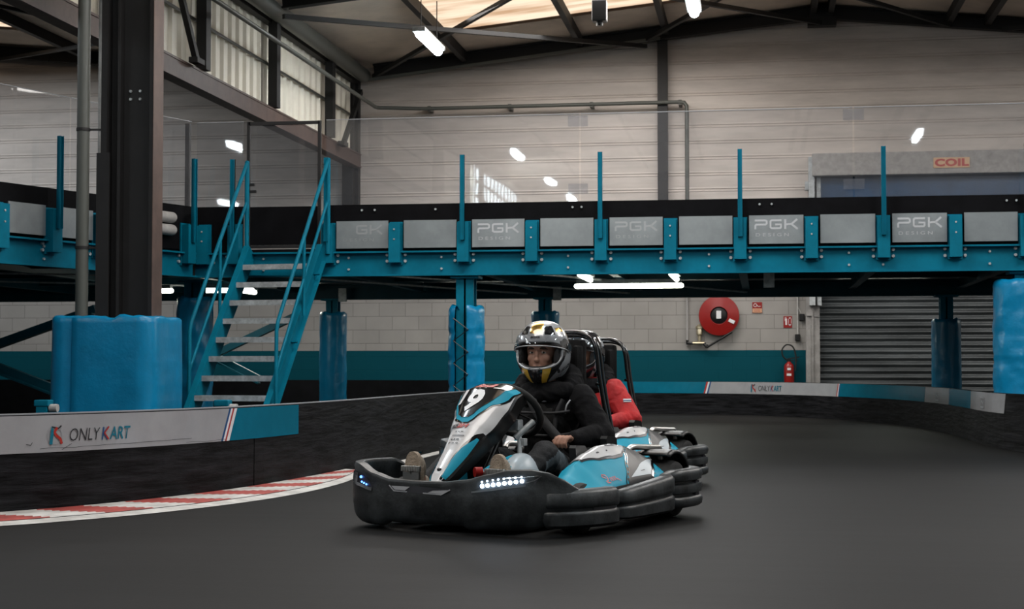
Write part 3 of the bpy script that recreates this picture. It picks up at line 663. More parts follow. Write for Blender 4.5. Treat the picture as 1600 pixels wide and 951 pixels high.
# brackets, plates
def bracket(f, s, tall=True):
    bm = NB(); fbox(bm, f, s - 0.065, s + 0.065, 0.02, 0.12, 2.0, 2.44)
    fbox(bm, f, s - 0.075, s + 0.075, 0.0, 0.02, 1.98, 2.46)
    for dx in (-0.105, 0.105):
        for z in (2.02, 2.09): c = f(s + dx, 0.0, z); cyl(bm, c, f(s + dx, 0.025, z), 0.017, 8, 1)
    for z in (2.26, 2.37): cyl(bm, f(s, 0.11, z), f(s, 0.13, z), 0.010, 8, 1)
    obj('bracket', bm, ['teal_steel', 'galv'], mz)
    if tall:
        bm = NB(); fbox(bm, f, s - 0.024, s + 0.024, 0.12, 0.15, 2.24, 3.19); fbox(bm, f, s - 0.024, s - 0.019, 0.12, 0.17, 2.24, 3.19); fbox(bm, f, s + 0.019, s + 0.024, 0.12, 0.17, 2.24, 3.19)
        obj('screen_post', bm, 'teal_steel', mz)
bx = [-4.83, -4.05, -3.27, -2.50, -1.73, -0.967, -0.209, 0.553, 1.312, 2.061, 2.79, 3.55, 4.3, 5.06, 5.8]
for i, x in enumerate(bx): bracket(RF, x, i % 2 == 0)
for s, tl in ((0.15, True), (0.85, False), (1.55, False), (2.22, True), (2.93, False), (3.7, True)): bracket(LP, s, tl)
bracket(RF, -5.93, True); bracket(RF, -6.3, False)
def pgk(f, s0, s1, alpha_mat, parent, hide=''):
    w = s1 - s0; bm = NB(); g = lambda x, y: f(s0 + w * x, 0.052, 2.17 + 0.31 * y)
    sw = 0.030
    h = lambda x, y: g(x / 1.0, y)
    aspect = w / 0.31
    G = lambda x, y: f(s0 + w / 2 + 0.255 * (x - 1.06), 0.052, 2.215 + 0.255 * y)
    LW = 0.085
    ox = 0.16
    if 'P' not in hide:
        stroke(bm, [(ox + 0.0, 0.80), (ox + 0.44, 0.80), (ox + 0.50, 0.76), (ox + 0.50, 0.66), (ox + 0.44, 0.62), (ox + 0.06, 0.62), (ox + 0.02, 0.58), (ox + 0.02, 0.42)], LW, G)
    stroke(bm, [(ox + 1.12, 0.80), (ox + 0.72, 0.80), (ox + 0.66, 0.76), (ox + 0.66, 0.50), (ox + 0.72, 0.46), (ox + 1.06, 0.46), (ox + 1.10, 0.50), (ox + 1.10, 0.62), (ox + 0.86, 0.62)], LW, G)
    stroke(bm, [(ox + 1.28, 0.84), (ox + 1.28, 0.42)], LW, G)
    stroke(bm, [(ox + 1.32, 0.62), (ox + 1.55, 0.64), (ox + 1.78, 0.84)], LW, G)
    stroke(bm, [(ox + 1.55, 0.62), (ox + 1.80, 0.42)], LW, G)
    obj('logo', bm, alpha_mat, parent)
    me = text_mesh('DESIGN', 0.050, 0.0, 0, 1.5, 1.55); map_mesh(me, lambda x, y: f(s0 + w / 2 - 0.225 + x, 0.053, 2.245 + y))
    link_mesh('lettering', me, [alpha_mat], parent)
for i, (a, b) in enumerate(zip(bx, bx[1:])):
    bm = NB(); fbox(bm, RF, a + 0.095, b - 0.085, 0.04, 0.05, 2.165, 2.475)
    p = obj('advert_plate', bm, 'alu', mz)
    if i in (0, 2, 4, 6, 8): pgk(RF, a + 0.095, b - 0.085, 'etched' if i in (2, 6, 8) else 'etched_dim', p, 'P' if i in (0,) else '')
for a, b in ((0.95, 1.45), (1.65, 2.12), (2.32, 2.82), (3.03, 3.6), (3.8, 4.4)):
    bm = NB(); fbox(bm, LP, a, b, 0.04, 0.05, 2.165, 2.475); obj('advert_plate', bm, 'alu', mz)
# black board above
kbm = NB(); fbox(kbm, RF, -4.9, XE, -0.03, -0.005, 2.16, 2.665)
bm = NB(); fbox(bm, RF, -6.42, -5.85, -0.03, -0.005, 2.16, 2.665); fbox(bm, LP, 0, 7.9, -0.03, -0.005, 2.16, 2.665); obj('kick_board', bm, 'black_board', mz)
bm = kbm
for x in (-4.45, -4.3, -3.6, -0.0, 0.13, -2.05, -1.95, 2.6, 2.7): cyl(bm, (x, YM - 0.0, 2.60), (x, YM - 0.02, 2.60), 0.012, 8, 1)
obj('kick_board', kbm, ['black_board', 'galv'], mz)
bm = NB(); Cbeam(bm, RF, -6.42, XE, 1.85, 2.13, 0.07)
for x in (-4.6, -3.53, -2.1, -0.55, 0.95, 1.31, 2.42, -5.6):
    for z in (1.93, 2.06): cyl(bm, (x, YM + 0.005, z), (x, YM - 0.02, z), 0.013, 8, 1)
obj('front_beam', bm, ['teal_steel', 'galv'], mz)
bm = NB(); Cbeam(bm, LP, -0.0, 7.9, 1.85, 2.13, 0.07)
for s in (1.3, 2.3, 3.3, 4.2, 5.0):
    for z in (1.93, 2.06): cyl(bm, LP(s, -0.005, z), LP(s, 0.02, z), 0.013, 8, 1)
obj('front_beam', bm, ['teal_steel', 'galv'], mz)
# clear screens
def pane(f, a, b, z0=2.62, z1=3.64):
    bm = NB(); v = [bm.verts.new(f(s, 0.0 - 0.03, z)) for s, z in ((a, z0), (b, z0), (b, z1), (a, z1))]; bm.faces.new(v)
    u = [bm.verts.new(f(s, -0.036, z)) for s, z in ((a, z1), (b, z1), (b, z1 + 0.0), (a, z1 + 0.0))]
    bmesh.ops.delete(bm, geom=u, context='VERTS')
    sp_ = obj('screen_pane', bm, 'pane', mz)
    bm = NB(); fbox(bm, f, a, b, -0.034, -0.026, z1, z1 + 0.008); obj('pane_edge', bm, 'ink_grey', sp_)
    return sp_
for a, b in ((-4.88, -1.98), (-1.96, 1.0), (1.02, 4.0), (4.02, 7.0)): pane(RF, a, b)
pane(RF, -6.42, -5.86)
for a, b in ((0.0, 1.9), (1.92, 4.32), (4.34, 7.0)): pane(LP, a, b)
for x in (-1.99, 1.01):
    for z0_, z1_ in ((3.50, 3.62), (2.75, 2.86)): bm = NB(); box(bm, (x - 0.11, YM + 0.0, z0_), (x + 0.11, YM + 0.008, z1_)); obj('screen_clamp', bm, 'pane', mz)
# gate frame at the head of the stairs + mirrored post
gt = empty('gate', (-5.38, 17.7, 2.17), 'tall thin dark framed gate with clear infill at the head of the stairs', 'gate')
bm = NB()
for x in (-5.80, -4.96): box(bm, (x - 0.018, YM + 0.02, 2.18), (x + 0.018, YM + 0.055, 3.64))
for z in (2.20, 3.62): box(bm, (-5.80, YM + 0.02, z - 0.018), (-4.96, YM + 0.055, z + 0.018))
obj('frame', bm, 'black_steel', gt)
bm = NB(); box(bm, (-5.78, YM + 0.035, 2.22), (-4.98, YM + 0.04, 2.66)); obj('kick_panel', bm, 'black_board', gt)
bm = NB(); bm.faces.new([bm.verts.new(p) for p in ((-5.78, YM + 0.037, 2.66), (-4.98, YM + 0.037, 2.66), (-4.98, YM + 0.037, 3.60), (-5.78, YM + 0.037, 3.60))]); obj('pane', bm, 'pane', gt)
bm = NB(); box(bm, (-5.79, YM - 0.0, 2.82), (-5.70, YM + 0.03, 2.85)); box(bm, (-5.79, YM - 0.0, 2.90), (-5.72, YM + 0.03, 2.93)); obj('latch', bm, 'black_steel', gt)
bm = NB(); box(bm, (-6.56, 17.62, 2.17), (-6.51, 17.67, 3.64)); free('screen_upright', bm, 'black_steel', 'thin dark upright behind the teal post left of the stairs', 'post')
# foam rolls on the deck
for z, l in ((2.40, 'lower of two pale rolls stacked behind the black board left of the stairs'), (2.52, 'upper of two pale rolls stacked behind the black board left of the stairs')):
    pass
# pale rolls sit outside the board, tied to it
for z, l in ((2.36, 'lower of two pale foam rolls strapped to the walkway board beside the black pillar'), (2.50, 'upper of two pale foam rolls strapped to the walkway board beside the black pillar')):
    bm = NB(); cap(bm, LP(0.45, 0.075, z), LP(1.0, 0.075, z), 0.062, 0.062, 16); free('foam_roll', bm, 'roll_grey', l, 'foam roll', 'foam rolls on the walkway', 50)

# columns and pads
def column(x, y, label, top=1.84, m='teal_steel', w=0.2):
    bm = NB(); t = 0.02
    box(bm, (x - w / 2, y - w / 2, 0), (x + w / 2, y - w / 2 + t, top)); box(bm, (x - w / 2, y + w / 2 - t, 0), (x + w / 2, y + w / 2, top)); box(bm, (x - t / 2, y - w / 2, 0), (x + t / 2, y + w / 2, top))
    box(bm, (x - 0.16, y - 0.14, top - 0.02), (x + 0.16, y + 0.14, top + 0.008)); box(bm, (x - 0.15, y - 0.15, 0), (x + 0.15, y + 0.15, 0.02))
    return free('walkway_column', bm, m, label, 'column', 'columns under the walkway')
def pad(x, y, r, z0, z1, label, gap=None, wr=0.012, ntie=0):
    """rolled vinyl mat around a column; gap = centre angle of the open seam"""
    bm = NB(); n = 56; ga = 0.36 if gap is not None else 0.0
    rows = 40; P = []
    for i in range(rows + 1):
        t = i / rows; z = z0 + (z1 - z0) * t; row = []
        for k in range(n + 1):
            a = (gap or 0) + ga + (2 * PI - 2 * ga) * k / n
            q = Vector((math.cos(a) * 1.5, math.sin(a) * 1.5, z * 3 + x))
            rr = r + wr * noise.noise(q * 1.5) + wr * 0.7 * noise.noise(q * 4)
            if ntie: rr -= 0.012 * max(0, math.cos(t * ntie * 2 * PI)) ** 6
            zz = z + (0.03 * noise.noise(Vector((a * 2, x, 0))) if i == rows else 0)
            row.append((x + rr * math.cos(a), y + rr * math.sin(a), zz))
        P.append(row)
    # roll the top over inwards, then an inner skin
    top = [(x + (p[0] - x) * 0.80, y + (p[1] - y) * 0.80, p[2] + 0.012) for p in P[-1]]
    P.append([((a[0] + b[0]) / 2, (a[1] + b[1]) / 2, b[2] + 0.012) for a, b in zip(P[-1], top)]); P.append(top)
    P.append([(x + (p[0] - x) * 0.72, y + (p[1] - y) * 0.72, p[2] - 0.05) for p in top])
    P.append([(p[0], p[1], z0) for p in P[-1]])
    grid(bm, P)
    return tag(recentre(obj('column_pad', bm, 'pad', None, 60)), label, 'pad', None)
column(-3.27, 17.72, 'steel column under the walkway behind the middle of the track', w=0.20)
pad(-3.27, 17.72, 0.205, 0.02, 1.50, 'laced blue vinyl pad around the front column left of the two karts', gap=-PI * 0.55, wr=0.010, ntie=5)
bm = NB()
pts = []
for i in range(11):
    a = -PI * 0.55 + (0.42 if i % 2 else -0.42); pts.append((-3.27 + 0.212 * math.cos(a), 17.72 + 0.212 * math.sin(a), 0.12 + i * 0.125))
tube(bm, pts, 0.008, 6); free('pad_lacing', bm, 'ink_black', 'black cord zigzagging across the open seam of the laced blue pad', 'cord')
column(2.78, 17.72, 'steel column under the walkway inside the big blue pad at the right edge', w=0.20)
pad(2.78, 17.72, 0.315, 0.02, 1.74, 'big bright blue wrinkled pad around the column at the right edge', gap=None, wr=0.018, ntie=6)
column(-6.6, 18.1, 'steel column under the walkway corner, behind the stairs', w=0.2)
pad(-6.6, 18.1, 0.21, 0.02, 1.62, 'dark blue pad around the column between the black pillar and the stairs', wr=0.02)
for x, l in ((-6.385, 'seen right of the stairs'), (-3.15, 'just above the nearer driver'), (2.62, 'in front of the roller door')):
    column(x, 23.5, 'rear column under the walkway, ' + l, w=0.18)
    pad(x, 23.5, 0.205, 0.02, 1.62 if x < 2 else 1.48, 'dark blue pad on the rear column, ' + l, wr=0.008)
column(-9.9, 16.0, 'steel column under the left part of the walkway', w=0.2)

# braces below the walkway
for a, b, l in (((-8.58, 17.0, 1.07), (-7.36, 17.0, 1.48), 'dark diagonal brace rising to the right, left of the blue padded pillar'),
                ((-8.58, 17.0, 0.85), (-7.55, 17.0, 0.48), 'dark diagonal brace falling to the right, left of the blue padded pillar'),
                ((-7.60, 21.2, 0.93), (-6.30, 21.2, 1.52), 'teal diagonal brace seen between the stair treads'),
                ((-7.60, 21.4, 1.02), (-6.85, 21.4, 0.65), 'thin teal brace falling right, seen between the lower stair treads')):
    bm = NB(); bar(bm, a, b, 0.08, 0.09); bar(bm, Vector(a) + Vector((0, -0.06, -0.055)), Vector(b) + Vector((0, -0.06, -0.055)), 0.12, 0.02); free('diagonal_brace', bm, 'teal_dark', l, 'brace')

# lamps under the walkway
def low_lamp(p0, p1, label, power=10):
    p0 = Vector(p0); p1 = Vector(p1); c = (p0 + p1) / 2
    e = empty('batten_lamp', c, label, 'lamp', 0, 'lamps under the walkway')
    bm = NB(); bar(bm, p0 + Vector((0, 0, 0.055)), p1 + Vector((0, 0, 0.055)), 0.10, 0.05); obj('housing', bm, 'galv', e)
    bm = NB(); cap(bm, p0, p1, 0.032, 0.032, 10); obj('tube', bm, 'lamp_low', e, 60)
    d = (p1 - p0); rz = math.atan2(d.y, d.x)
    area('batten_lamp_light', (c.x, c.y, c.z - 0.04), d.length, 0.08, power, (0.97, 1.0, 0.9), (0, 0, rz))
low_lamp((-2.28, 20.0, 1.84), (-0.97, 20.0, 1.84), 'long white lamp crosswise under the walkway, above the hose reel side')
low_lamp((-1.99, 17.75, 1.86), (-1.99, 18.9, 1.86), 'short end-on lamp under the walkway, left of the pair before the long lamp')
low_lamp((-0.97, 17.75, 1.86), (-0.97, 18.9, 1.86), 'short end-on lamp under the walkway, right of the pair before the long lamp')
low_lamp((-7.32, 20.0, 1.82), (-6.52, 20.0, 1.82), 'white lamp under the walkway seen behind the stair rails')
low_lamp((-8.45, 20.0, 1.82), (-7.62, 20.0, 1.82), 'white lamp under the walkway just right of the black pillar')
low_lamp((-7.1, 21.0, 1.88), (-7.1, 21.9, 1.88), 'end-on lamp under the walkway behind the top stair treads')
# unseen lamps added deeper under the deck to light the block wall
for x in (-11, 1.8, 5.2): low_lamp((x - 0.6, 24.5, 2.04), (x + 0.6, 24.5, 2.04), 'added unseen lamp behind the walkway ' + {-11: 'at far left', 1.8: 'before the roller door', 5.2: 'at far right'}[x])
for x, n_ in ((-7.5, 'behind the stairs'), (-4.2, 'behind the laced blue pad'), (-1.2, 'above the hose reel')): low_lamp((x - 0.6, 24.5, 2.04), (x + 0.6, 24.5, 2.04), 'added unseen wall-wash lamp under the walkway, ' + n_, 26)  # added wall-wash fill, shaped as batten lamps

# ------------------------------------------------------------------ staircase
sa = math.radians(8.822)
FW = Vector((-math.sin(sa), math.cos(sa), 0)); RT = Vector((math.cos(sa), math.sin(sa), 0))
top = Vector((-5.333, 17.36, 0)); bot8 = Vector((-5.475, 16.22, 0))
run = (bot8 - top) / 7
sdir = run.normalized(); sx = Vector((-sdir.y, sdir.x, 0)); sx = sx if sx.x > 0 else -sx
st = empty('staircase', (-5.5, 16.0, 0), 'steep teal steel staircase with galvanised treads climbing to the walkway', 'staircase')
def SP(i, x, z): return top + run * i + sx * x + Vector((0, 0, z))
W2 = 0.41
zt = lambda i: 1.974 - 0.2067 * i
for i in range(10):
    if zt(i) < 0.05: continue
    bm = NB(); c = SP(i, 0, zt(i))
    R_ = Matrix((( sx.x, -sdir.x, 0, c.x), (sx.y, -sdir.y, 0, c.y), (0, 0, 1, c.z), (0, 0, 0, 1)))
    box(bm, (-W2, -0.10, -0.038), (W2, 0.10, -0.034), mx=R_)
    box(bm, (-W2, -0.108, -0.055), (W2, -0.10, 0.004), mx=R_); box(bm, (-W2, 0.10, -0.045), (W2, 0.105, 0), mx=R_)
    for k in range(25): xx = -W2 + k * W2 / 12; box(bm, (xx - 0.0025, -0.10, -0.03), (xx + 0.0025, 0.10, 0), mx=R_)
    for k in range(5): yy = -0.08 + k * 0.04; box(bm, (-W2, yy - 0.002, -0.012), (W2, yy + 0.002, 0.002), mx=R_)
    for k in range(15): xx = -W2 + 0.03 + k * (2 * W2 - 0.06) / 14; cyl(bm, R_ @ Vector((xx, -0.107, -0.012)), R_ @ Vector((xx, -0.10, -0.012)), 0.008, 6)
    obj('tread', bm, 'galv', st)
for s in (-1, 1):
    bm = NB(); a = SP(-0.9, s * (W2 + 0.01), zt(-0.9) - 0.02); b = SP(9.4, s * (W2 + 0.01), 0.0)
    bar(bm, a, b, 0.02, 0.20)
    for o in (-0.10, 0.10):
        aa, bb, dd = basis(b - a); bar(bm, a + bb * o + sx * s * 0.03, b + bb * o + sx * s * 0.03, 0.06, 0.012)
    obj('stringer', bm, 'teal_steel', st)
    x = s * (W2 + 0.09); bm = NB()
    tr = [SP(-1.2, x, zt(-1.2) + 0.95), SP(5.0, x, zt(5.0) + 0.62), SP(5.15, x, zt(5) + 0.50), SP(5.15, x, zt(5.15) - 0.55 * 1)]
    top_r = [SP(-1.15, x, 3.18), SP(7.1, x, 1.30), SP(7.3, x, 1.20), SP(7.35, x, 0.02)]
    tube(bm, top_r, 0.022, 8)
    tube(bm, [SP(-1.1, x, 2.72), SP(7.3, x, 0.80)], 0.018, 8)
    tube(bm, [SP(3.0, x, 1.38), SP(3.0, x, 2.235)], 0.020, 8)
    tube(bm, [SP(-1.1, x, 2.1), SP(-1.1, x, 3.18)], 0.028, 8)
    for q in (0.3, 4.0, 7.3): tube(bm, [SP(q, x, max(0.1, zt(q) - 0.05)), SP(q, s * (W2 + 0.01), max(0.1, zt(q) - 0.05))], 0.016, 6)
    obj('handrail', bm, 'teal_steel', st, 50)

# ------------------------------------------------------------------ black pillar, its pad, drain pipe
pl = empty('steel_pillar', (-6.2, 15.2, 0), 'massive black steel pillar left of the stairs, reaching the roof', 'pillar')
bm = NB()
PT = 4.9
box(bm, (-6.46, 15.0, 0), (-6.40, 15.26, PT)); box(bm, (-5.955, 15.0, 0), (-5.915, 15.25, PT)); box(bm, (-6.40, 15.13, 0), (-5.955, 15.16, PT))
box(bm, (-6.30, 15.03, 0), (-6.27, 15.13, PT))
for x in (-6.20, -6.10):
    for z in (3.58, 3.50): cyl(bm, (x, 15.135, z), (x, 15.11, z), 0.014, 8, 1)
obj('shaft', bm, ['black_steel', 'galv'], pl)
bm = NB(); box(bm, (-5.915, 14.99, 0), (-5.909, 15.25, PT)); obj('flange_face', bm, 'brown_steel', pl)
bm = NB(); box(bm, (-6.49, 14.97, 1.2), (-6.36, 15.0, 2.95)); obj('splice_plate', bm, 'black_steel', pl)
bm = NB(); box(bm, (-7.9, 14.9, 4.905), (-5.7, 15.5, 5.1))
free('head_beam', bm, 'black_steel', 'dark beam crossing the top of the black pillar', 'beam')
bm = NB()
pp = []
for cx_, cy_, rr in ((-6.70, 14.93, 0.19), (-6.0, 14.93, 0.19)): pass
def rrect(x0, x1, y0, y1, r, n=8):
    out = []
    for cx_, cy_, a0 in ((x1 - r, y0 + r, -PI / 2), (x1 - r, y1 - r, 0), (x0 + r, y1 - r, PI / 2), (x0 + r, y0 + r, PI)):
        for k in range(n + 1): a = a0 + PI / 2 * k / n; out.append((cx_ + r * math.cos(a), cy_ + r * math.sin(a)))
    return out
rp = rrect(-6.88, -5.80, 14.72, 15.66, 0.17); dense = []
for i, p in enumerate(rp):
    q = rp[(i + 1) % len(rp)]; L = math.hypot(q[0] - p[0], q[1] - p[1]); m = max(1, int(L / 0.05))
    for k in range(m): dense.append((p[0] + (q[0] - p[0]) * k / m, p[1] + (q[1] - p[1]) * k / m))
P = []; ccx, ccy = -6.34, 15.19
for i in range(31):
    z = 0.02 + 1.28 * i / 30; row = []
    for (x, y) in dense:
        q = noise.noise(Vector((x * 3, y * 3, z * 0.6))) * 0.022 + noise.noise(Vector((x * 9, y * 9, z * 2))) * 0.006
        groove = -0.03 * math.exp(-((x + 6.66) / 0.015) ** 2) if y < 15 else 0
        sc = 1 + (q + groove) / 0.5
        row.append((ccx + (x - ccx) * sc, ccy + (y - ccy) * sc, z + (0.025 * abs(noise.noise(Vector((x * 6, y * 6, 5)))) - 0.03 * math.exp(-((x + 6.2) / 0.04) ** 2) if i == 30 else 0)))
    P.append(row)
for k, (s, dz) in enumerate(((0.97, 0.02), (0.90, 0.025), (0.80, 0.0), (0.78, -0.1))):
    P.append([(ccx + (p[0] - ccx) * s, ccy + (p[1] - ccy) * s, p[2] + dz) for p in P[30]])
grid(bm, P, wrap=True)
free('pillar_pad', bm, 'pad', 'large bright blue padded wrap around the foot of the black pillar', 'pad', None, 60)
dp = empty('drain_pipe', (-6.70, 14.98, 1.2), 'round grey drain pipe running up the left side of the black pillar', 'pipe')
bm = NB(); tube(bm, [(-6.635, 14.98, 1.2), (-6.635, 14.98, 4.9)], 0.062, 20); obj('pipe', bm, 'conduit', dp, 50)
for z_ in (3.185, 2.01): bm = NB(); tube(bm, [(-6.635, 14.98, z_ - 0.015), (-6.635, 14.98, z_ + 0.015)], 0.068, 20); bar(bm, (-6.60, 14.98, z_), (-6.46, 15.01, z_), 0.012, 0.02); obj('clip', bm, 'black_steel', dp)
bm = NB(); cyl(bm, (-6.62, 15.35, 2.0), (-6.62, 15.35, 4.6), 0.022, 8); free('cable_duct', bm, 'white_paint', 'thin white pipe between the drain pipe and the black pillar', 'pipe')

# ------------------------------------------------------------------ track barriers
def path_len(pts):
    L = [0]
    for a, b in zip(pts, pts[1:]): L.append(L[-1] + (b - a).length)
    return L
class Path:
    def __init__(s, pts, side):
        s.p = smooth_path([(x, y, 0) for x, y in pts], 12); s.L = path_len(s.p); s.side = side
    def at(s, d, off=0.0, z=0.0):
        d = max(0, min(s.L[-1] - 1e-6, d))
        lo, hi = 0, len(s.L) - 1
        while hi - lo > 1:
            m_ = (lo + hi) // 2
            if s.L[m_] <= d: lo = m_
            else: hi = m_
        t = (d - s.L[lo]) / max(1e-9, s.L[hi] - s.L[lo]); p = s.p[lo].lerp(s.p[hi], t)
        tg = (s.p[min(len(s.p) - 1, hi + 1)] - s.p[max(0, lo - 1)]).normalized()
        n = Vector((tg.y, -tg.x, 0)) * s.side
        return Vector((p.x, p.y, z)) + n * off
    def near(s, x, y):
        best = min(range(len(s.p)), key=lambda i: (s.p[i].x - x) ** 2 + (s.p[i].y - y) ** 2); return s.L[best]
def ribbon(bm, P, d0, d1, z0, z1, off, thick, n=None, mi=0, slant0=0, slant1=0):
    n = n or max(2, int((d1 - d0) / 0.15)); rows = []
    for k in range(n + 1):
        t = k / n; da = d0 + (d1 - d0) * t; lo = da + slant0 * (1 - t) * 0 ; 
        sl = slant0 * (1 - t) + slant1 * t
        rows.append([P.at(da, off, z0), P.at(da + sl, off, z1), P.at(da + sl, off - thick, z1), P.at(da, off - thick, z0)])
    V = grid(bm, rows, mi, wrap=True)
    bm.faces.new(V[0][::-1]).material_index = mi; bm.faces.new(V[-1]).material_index = mi
HB = 0.565
PL = Path([(-7.4, 5.6), (-6.3, 6.55), (-5.2, 7.45), (-4.3, 8.45), (-3.83, 9.3), (-3.52, 10.3), (-3.36, 11.4), (-3.28, 12.6), (-3.24, 14.9), (-3.14, 16.7), (-3.0, 17.8), (-2.88, 19.0), (-2.84, 20.4)], 1)
nb = empty('track_barrier', (-3.4, 11, 0), 'long curved black plastic barrier at left carrying a white and teal advert strip', 'barrier')
dA = PL.near(-3.45, 10.62); dEnd = PL.near(-3.33, 11.35)
bm = NB(); ribbon(bm, PL, 0, dA - 0.006, 0.02, HB, 0.0, 0.03); ribbon(bm, PL, dA + 0.006, PL.L[-1], 0.02, HB, 0.0, 0.03); obj('board', bm, 'scuffed', nb)
bm = NB(); ribbon(bm, PL, 0, PL.L[-1], HB, HB + 0.008, 0.002, 0.03); obj('top_edge', bm, 'ink_grey', nb)
for k in range(1, 12): d = k * 1.4; c = PL.at(d, -0.06); bm = NB(); box(bm, (c.x - 0.03, c.y - 0.03, 0), (c.x + 0.03, c.y + 0.03, 0.5)); obj('support', bm, 'teal_dark', nb)
dS = PL.near(-3.555, 10.2)
bm = NB(); ribbon(bm, PL, 0, dS, 0.345, HB - 0.006, 0.004, 0.003, slant1=0.10); ws = obj('white_advert_strip', bm, 'sticker_white', nb)
bm = NB(); ribbon(bm, PL, dS + 0.10, dEnd, 0.345, HB - 0.006, 0.004, 0.003, slant0=0.10); obj('teal_advert_strip', bm, 'sticker_teal', nb)
bm = NB()
for a, b, mi in ((0.0, 0.022, 0), (0.022, 0.045, 1), (0.045, 0.065, 2), (0.065, 0.10, 1)):
    ribbon(bm, PL, dS + a, dS + b, 0.345, HB - 0.006, 0.005, 0.003, n=2, mi=mi, slant0=0.10, slant1=0.10)
obj('tricolour_stripe', bm, ['ink_blue', 'ink_white', 'ink_red'], nb)
d0 = PL.near(-4.02, 8.93)
def lmap(P, d0, z0, off=0.008): return lambda x, y: P.at(d0 + x, off, z0 + y)
def onlykart(P, d0, z0, h, parent, off=0.008):
    f = lmap(P, d0, z0, off)
    bm = NB()
    stroke(bm, [(-0.19 * h / 0.1 + 0.064 * h / 0.1 * math.cos(a * PI / 12), h * 0.45 + 0.62 * h * math.sin(a * PI / 12)) for a in range(25)], h * 0.07, f, 0)
    o_ = -0.19 * h / 0.1; k = h / 0.1
    g = lambda x, y: f(o_ + x * k, y * k) + (P.at(d0, 1.0) - P.at(d0, 0.999)) * 1.0
    poly2(bm, [(-0.05, -0.02), (-0.022, -0.02), (-0.012, 0.085), (-0.032, 0.115)], g, 1)
    stroke(bm, [(-0.03, 0.11), (0.03, 0.098), (0.055, 0.118)], 0.012, g, 2)
    stroke(bm, [(0.018, 0.105), (-0.006, 0.070), (0.012, 0.045), (0.048, 0.018), (0.060, -0.018)], 0.022, g, 3)
    obj('logo', bm, ['ink_grey', 'ink_teal', 'ink_black', 'ink_red'], parent)
    x = -0.07 * k
    for body, bold, mt in (('ONLY', -0.0012, 'ink_black'), ('K', 0.0016, 'ink_blue'), ('ART', 0.0016, 'ink_teal')):
        me = text_mesh(body, h * 1.38, bold * k, 0.18, 0.80, 0.98)
        wd = max(v.co.x for v in me.vertices) if len(me.vertices) else 0
        map_mesh(me, lambda a, b, x=x: f(x + a, b)); 
        mats = [mt]
        o = link_mesh('lettering', me, mats, parent)
        x += wd + 0.008 * k
        if body == 'K':
            bm = NB(); stroke(bm, [(x - 0.010 * k, h * 0.98), (x - 0.056 * k, h * 0.50), (x - 0.012 * k, 0.0)], 0.014 * k, lambda a, b: f(a, b) + (P.at(d0, 1.0) - P.at(d0, 0.9985))); obj('lettering_accent', bm, 'ink_red', parent)
onlykart(PL, d0, 0.405, 0.078, ws)
f_ = lmap(PL, d0, 0.345, 0.009); bm = NB()
stroke(bm, [(-0.25 + k * 0.06, 0.022 + 0.005 * noise.noise(Vector((k * 0.4, 0, 0))) + 0.0006 * k) for k in range(22)], 0.0025, f_)
stroke(bm, [(-0.10, 0.012), (-0.03, 0.045)], 0.003, f_); stroke(bm, [(-0.34, 0.05), (-0.31, 0.045), (-0.30, 0.06)], 0.004, f_); stroke(bm, [(0.95 + k * 0.05, 0.010 + 0.003 * math.sin(k)) for k in range(10)], 0.002, f_)
obj('scuff_mark', bm, 'ink_black', ws)

# kerb along the foot of the barrier
kb = empty('kerb', (-3.3, 10, 0), 'low kerb painted with red and white slanted stripes along the left barrier foot', 'kerb')
kpts = [(-7.2, 4.6), (-6.1, 5.75), (-4.85, 7.05), (-4.0, 7.92), (-3.70, 8.32), (-3.44, 8.78), (-3.20, 9.41), (-3.04, 10.1), (-2.98, 10.8), (-3.00, 11.6), (-3.15, 12.5)]
PK = Path(kpts, 1)
bm = NB(); N = 240
def inner(t): return PL.at(PL.near(-7.1, 5.9) + (PL.near(-3.29, 12.45) - PL.near(-7.1, 5.9)) * t, 0.006)
def outer(t): return PK.at(PK.L[-1] * t)
rows = []; N = 520; KU = [(0.72 * q / 9, 0.022 - 0.001 * q) for q in range(10)] + [(0.74, 0.011), (1.0, 0.003)]
for k in range(N + 1):
    t = k / N; a = inner(t); b = outer(t); rows.append([a.lerp(b, u) + Vector((0, 0, h)) for u, h in KU])
def kmi(i, j):
    if j >= 9: return 2 if j == 9 else 0
    return 1 if ((i + (8 - j) * 3.2) % 42) < 21 else 0
grid(bm, rows, kmi)
obj('painted_top', bm, ['white_paint', M.setdefault('kerb_red', mat('worn_red_paint', (0.33, 0.05, 0.04), 0.6, 0, 0.3, 8)), 'black_board'], kb)
PW = Path([(-3.17, 12.2), (-3.11, 13.2), (-3.10, 14.9), (-3.02, 16.7), (-2.86, 18.4)], 1)
bm = NB(); ribbon(bm, PW, 0, PW.L[-1], 0.0, 0.006, 0.06, 0.11); recentre(tag(obj('track_line', bm, 'white_paint'), 'worn white line painted on the floor along the far left barrier', 'line', None, None))

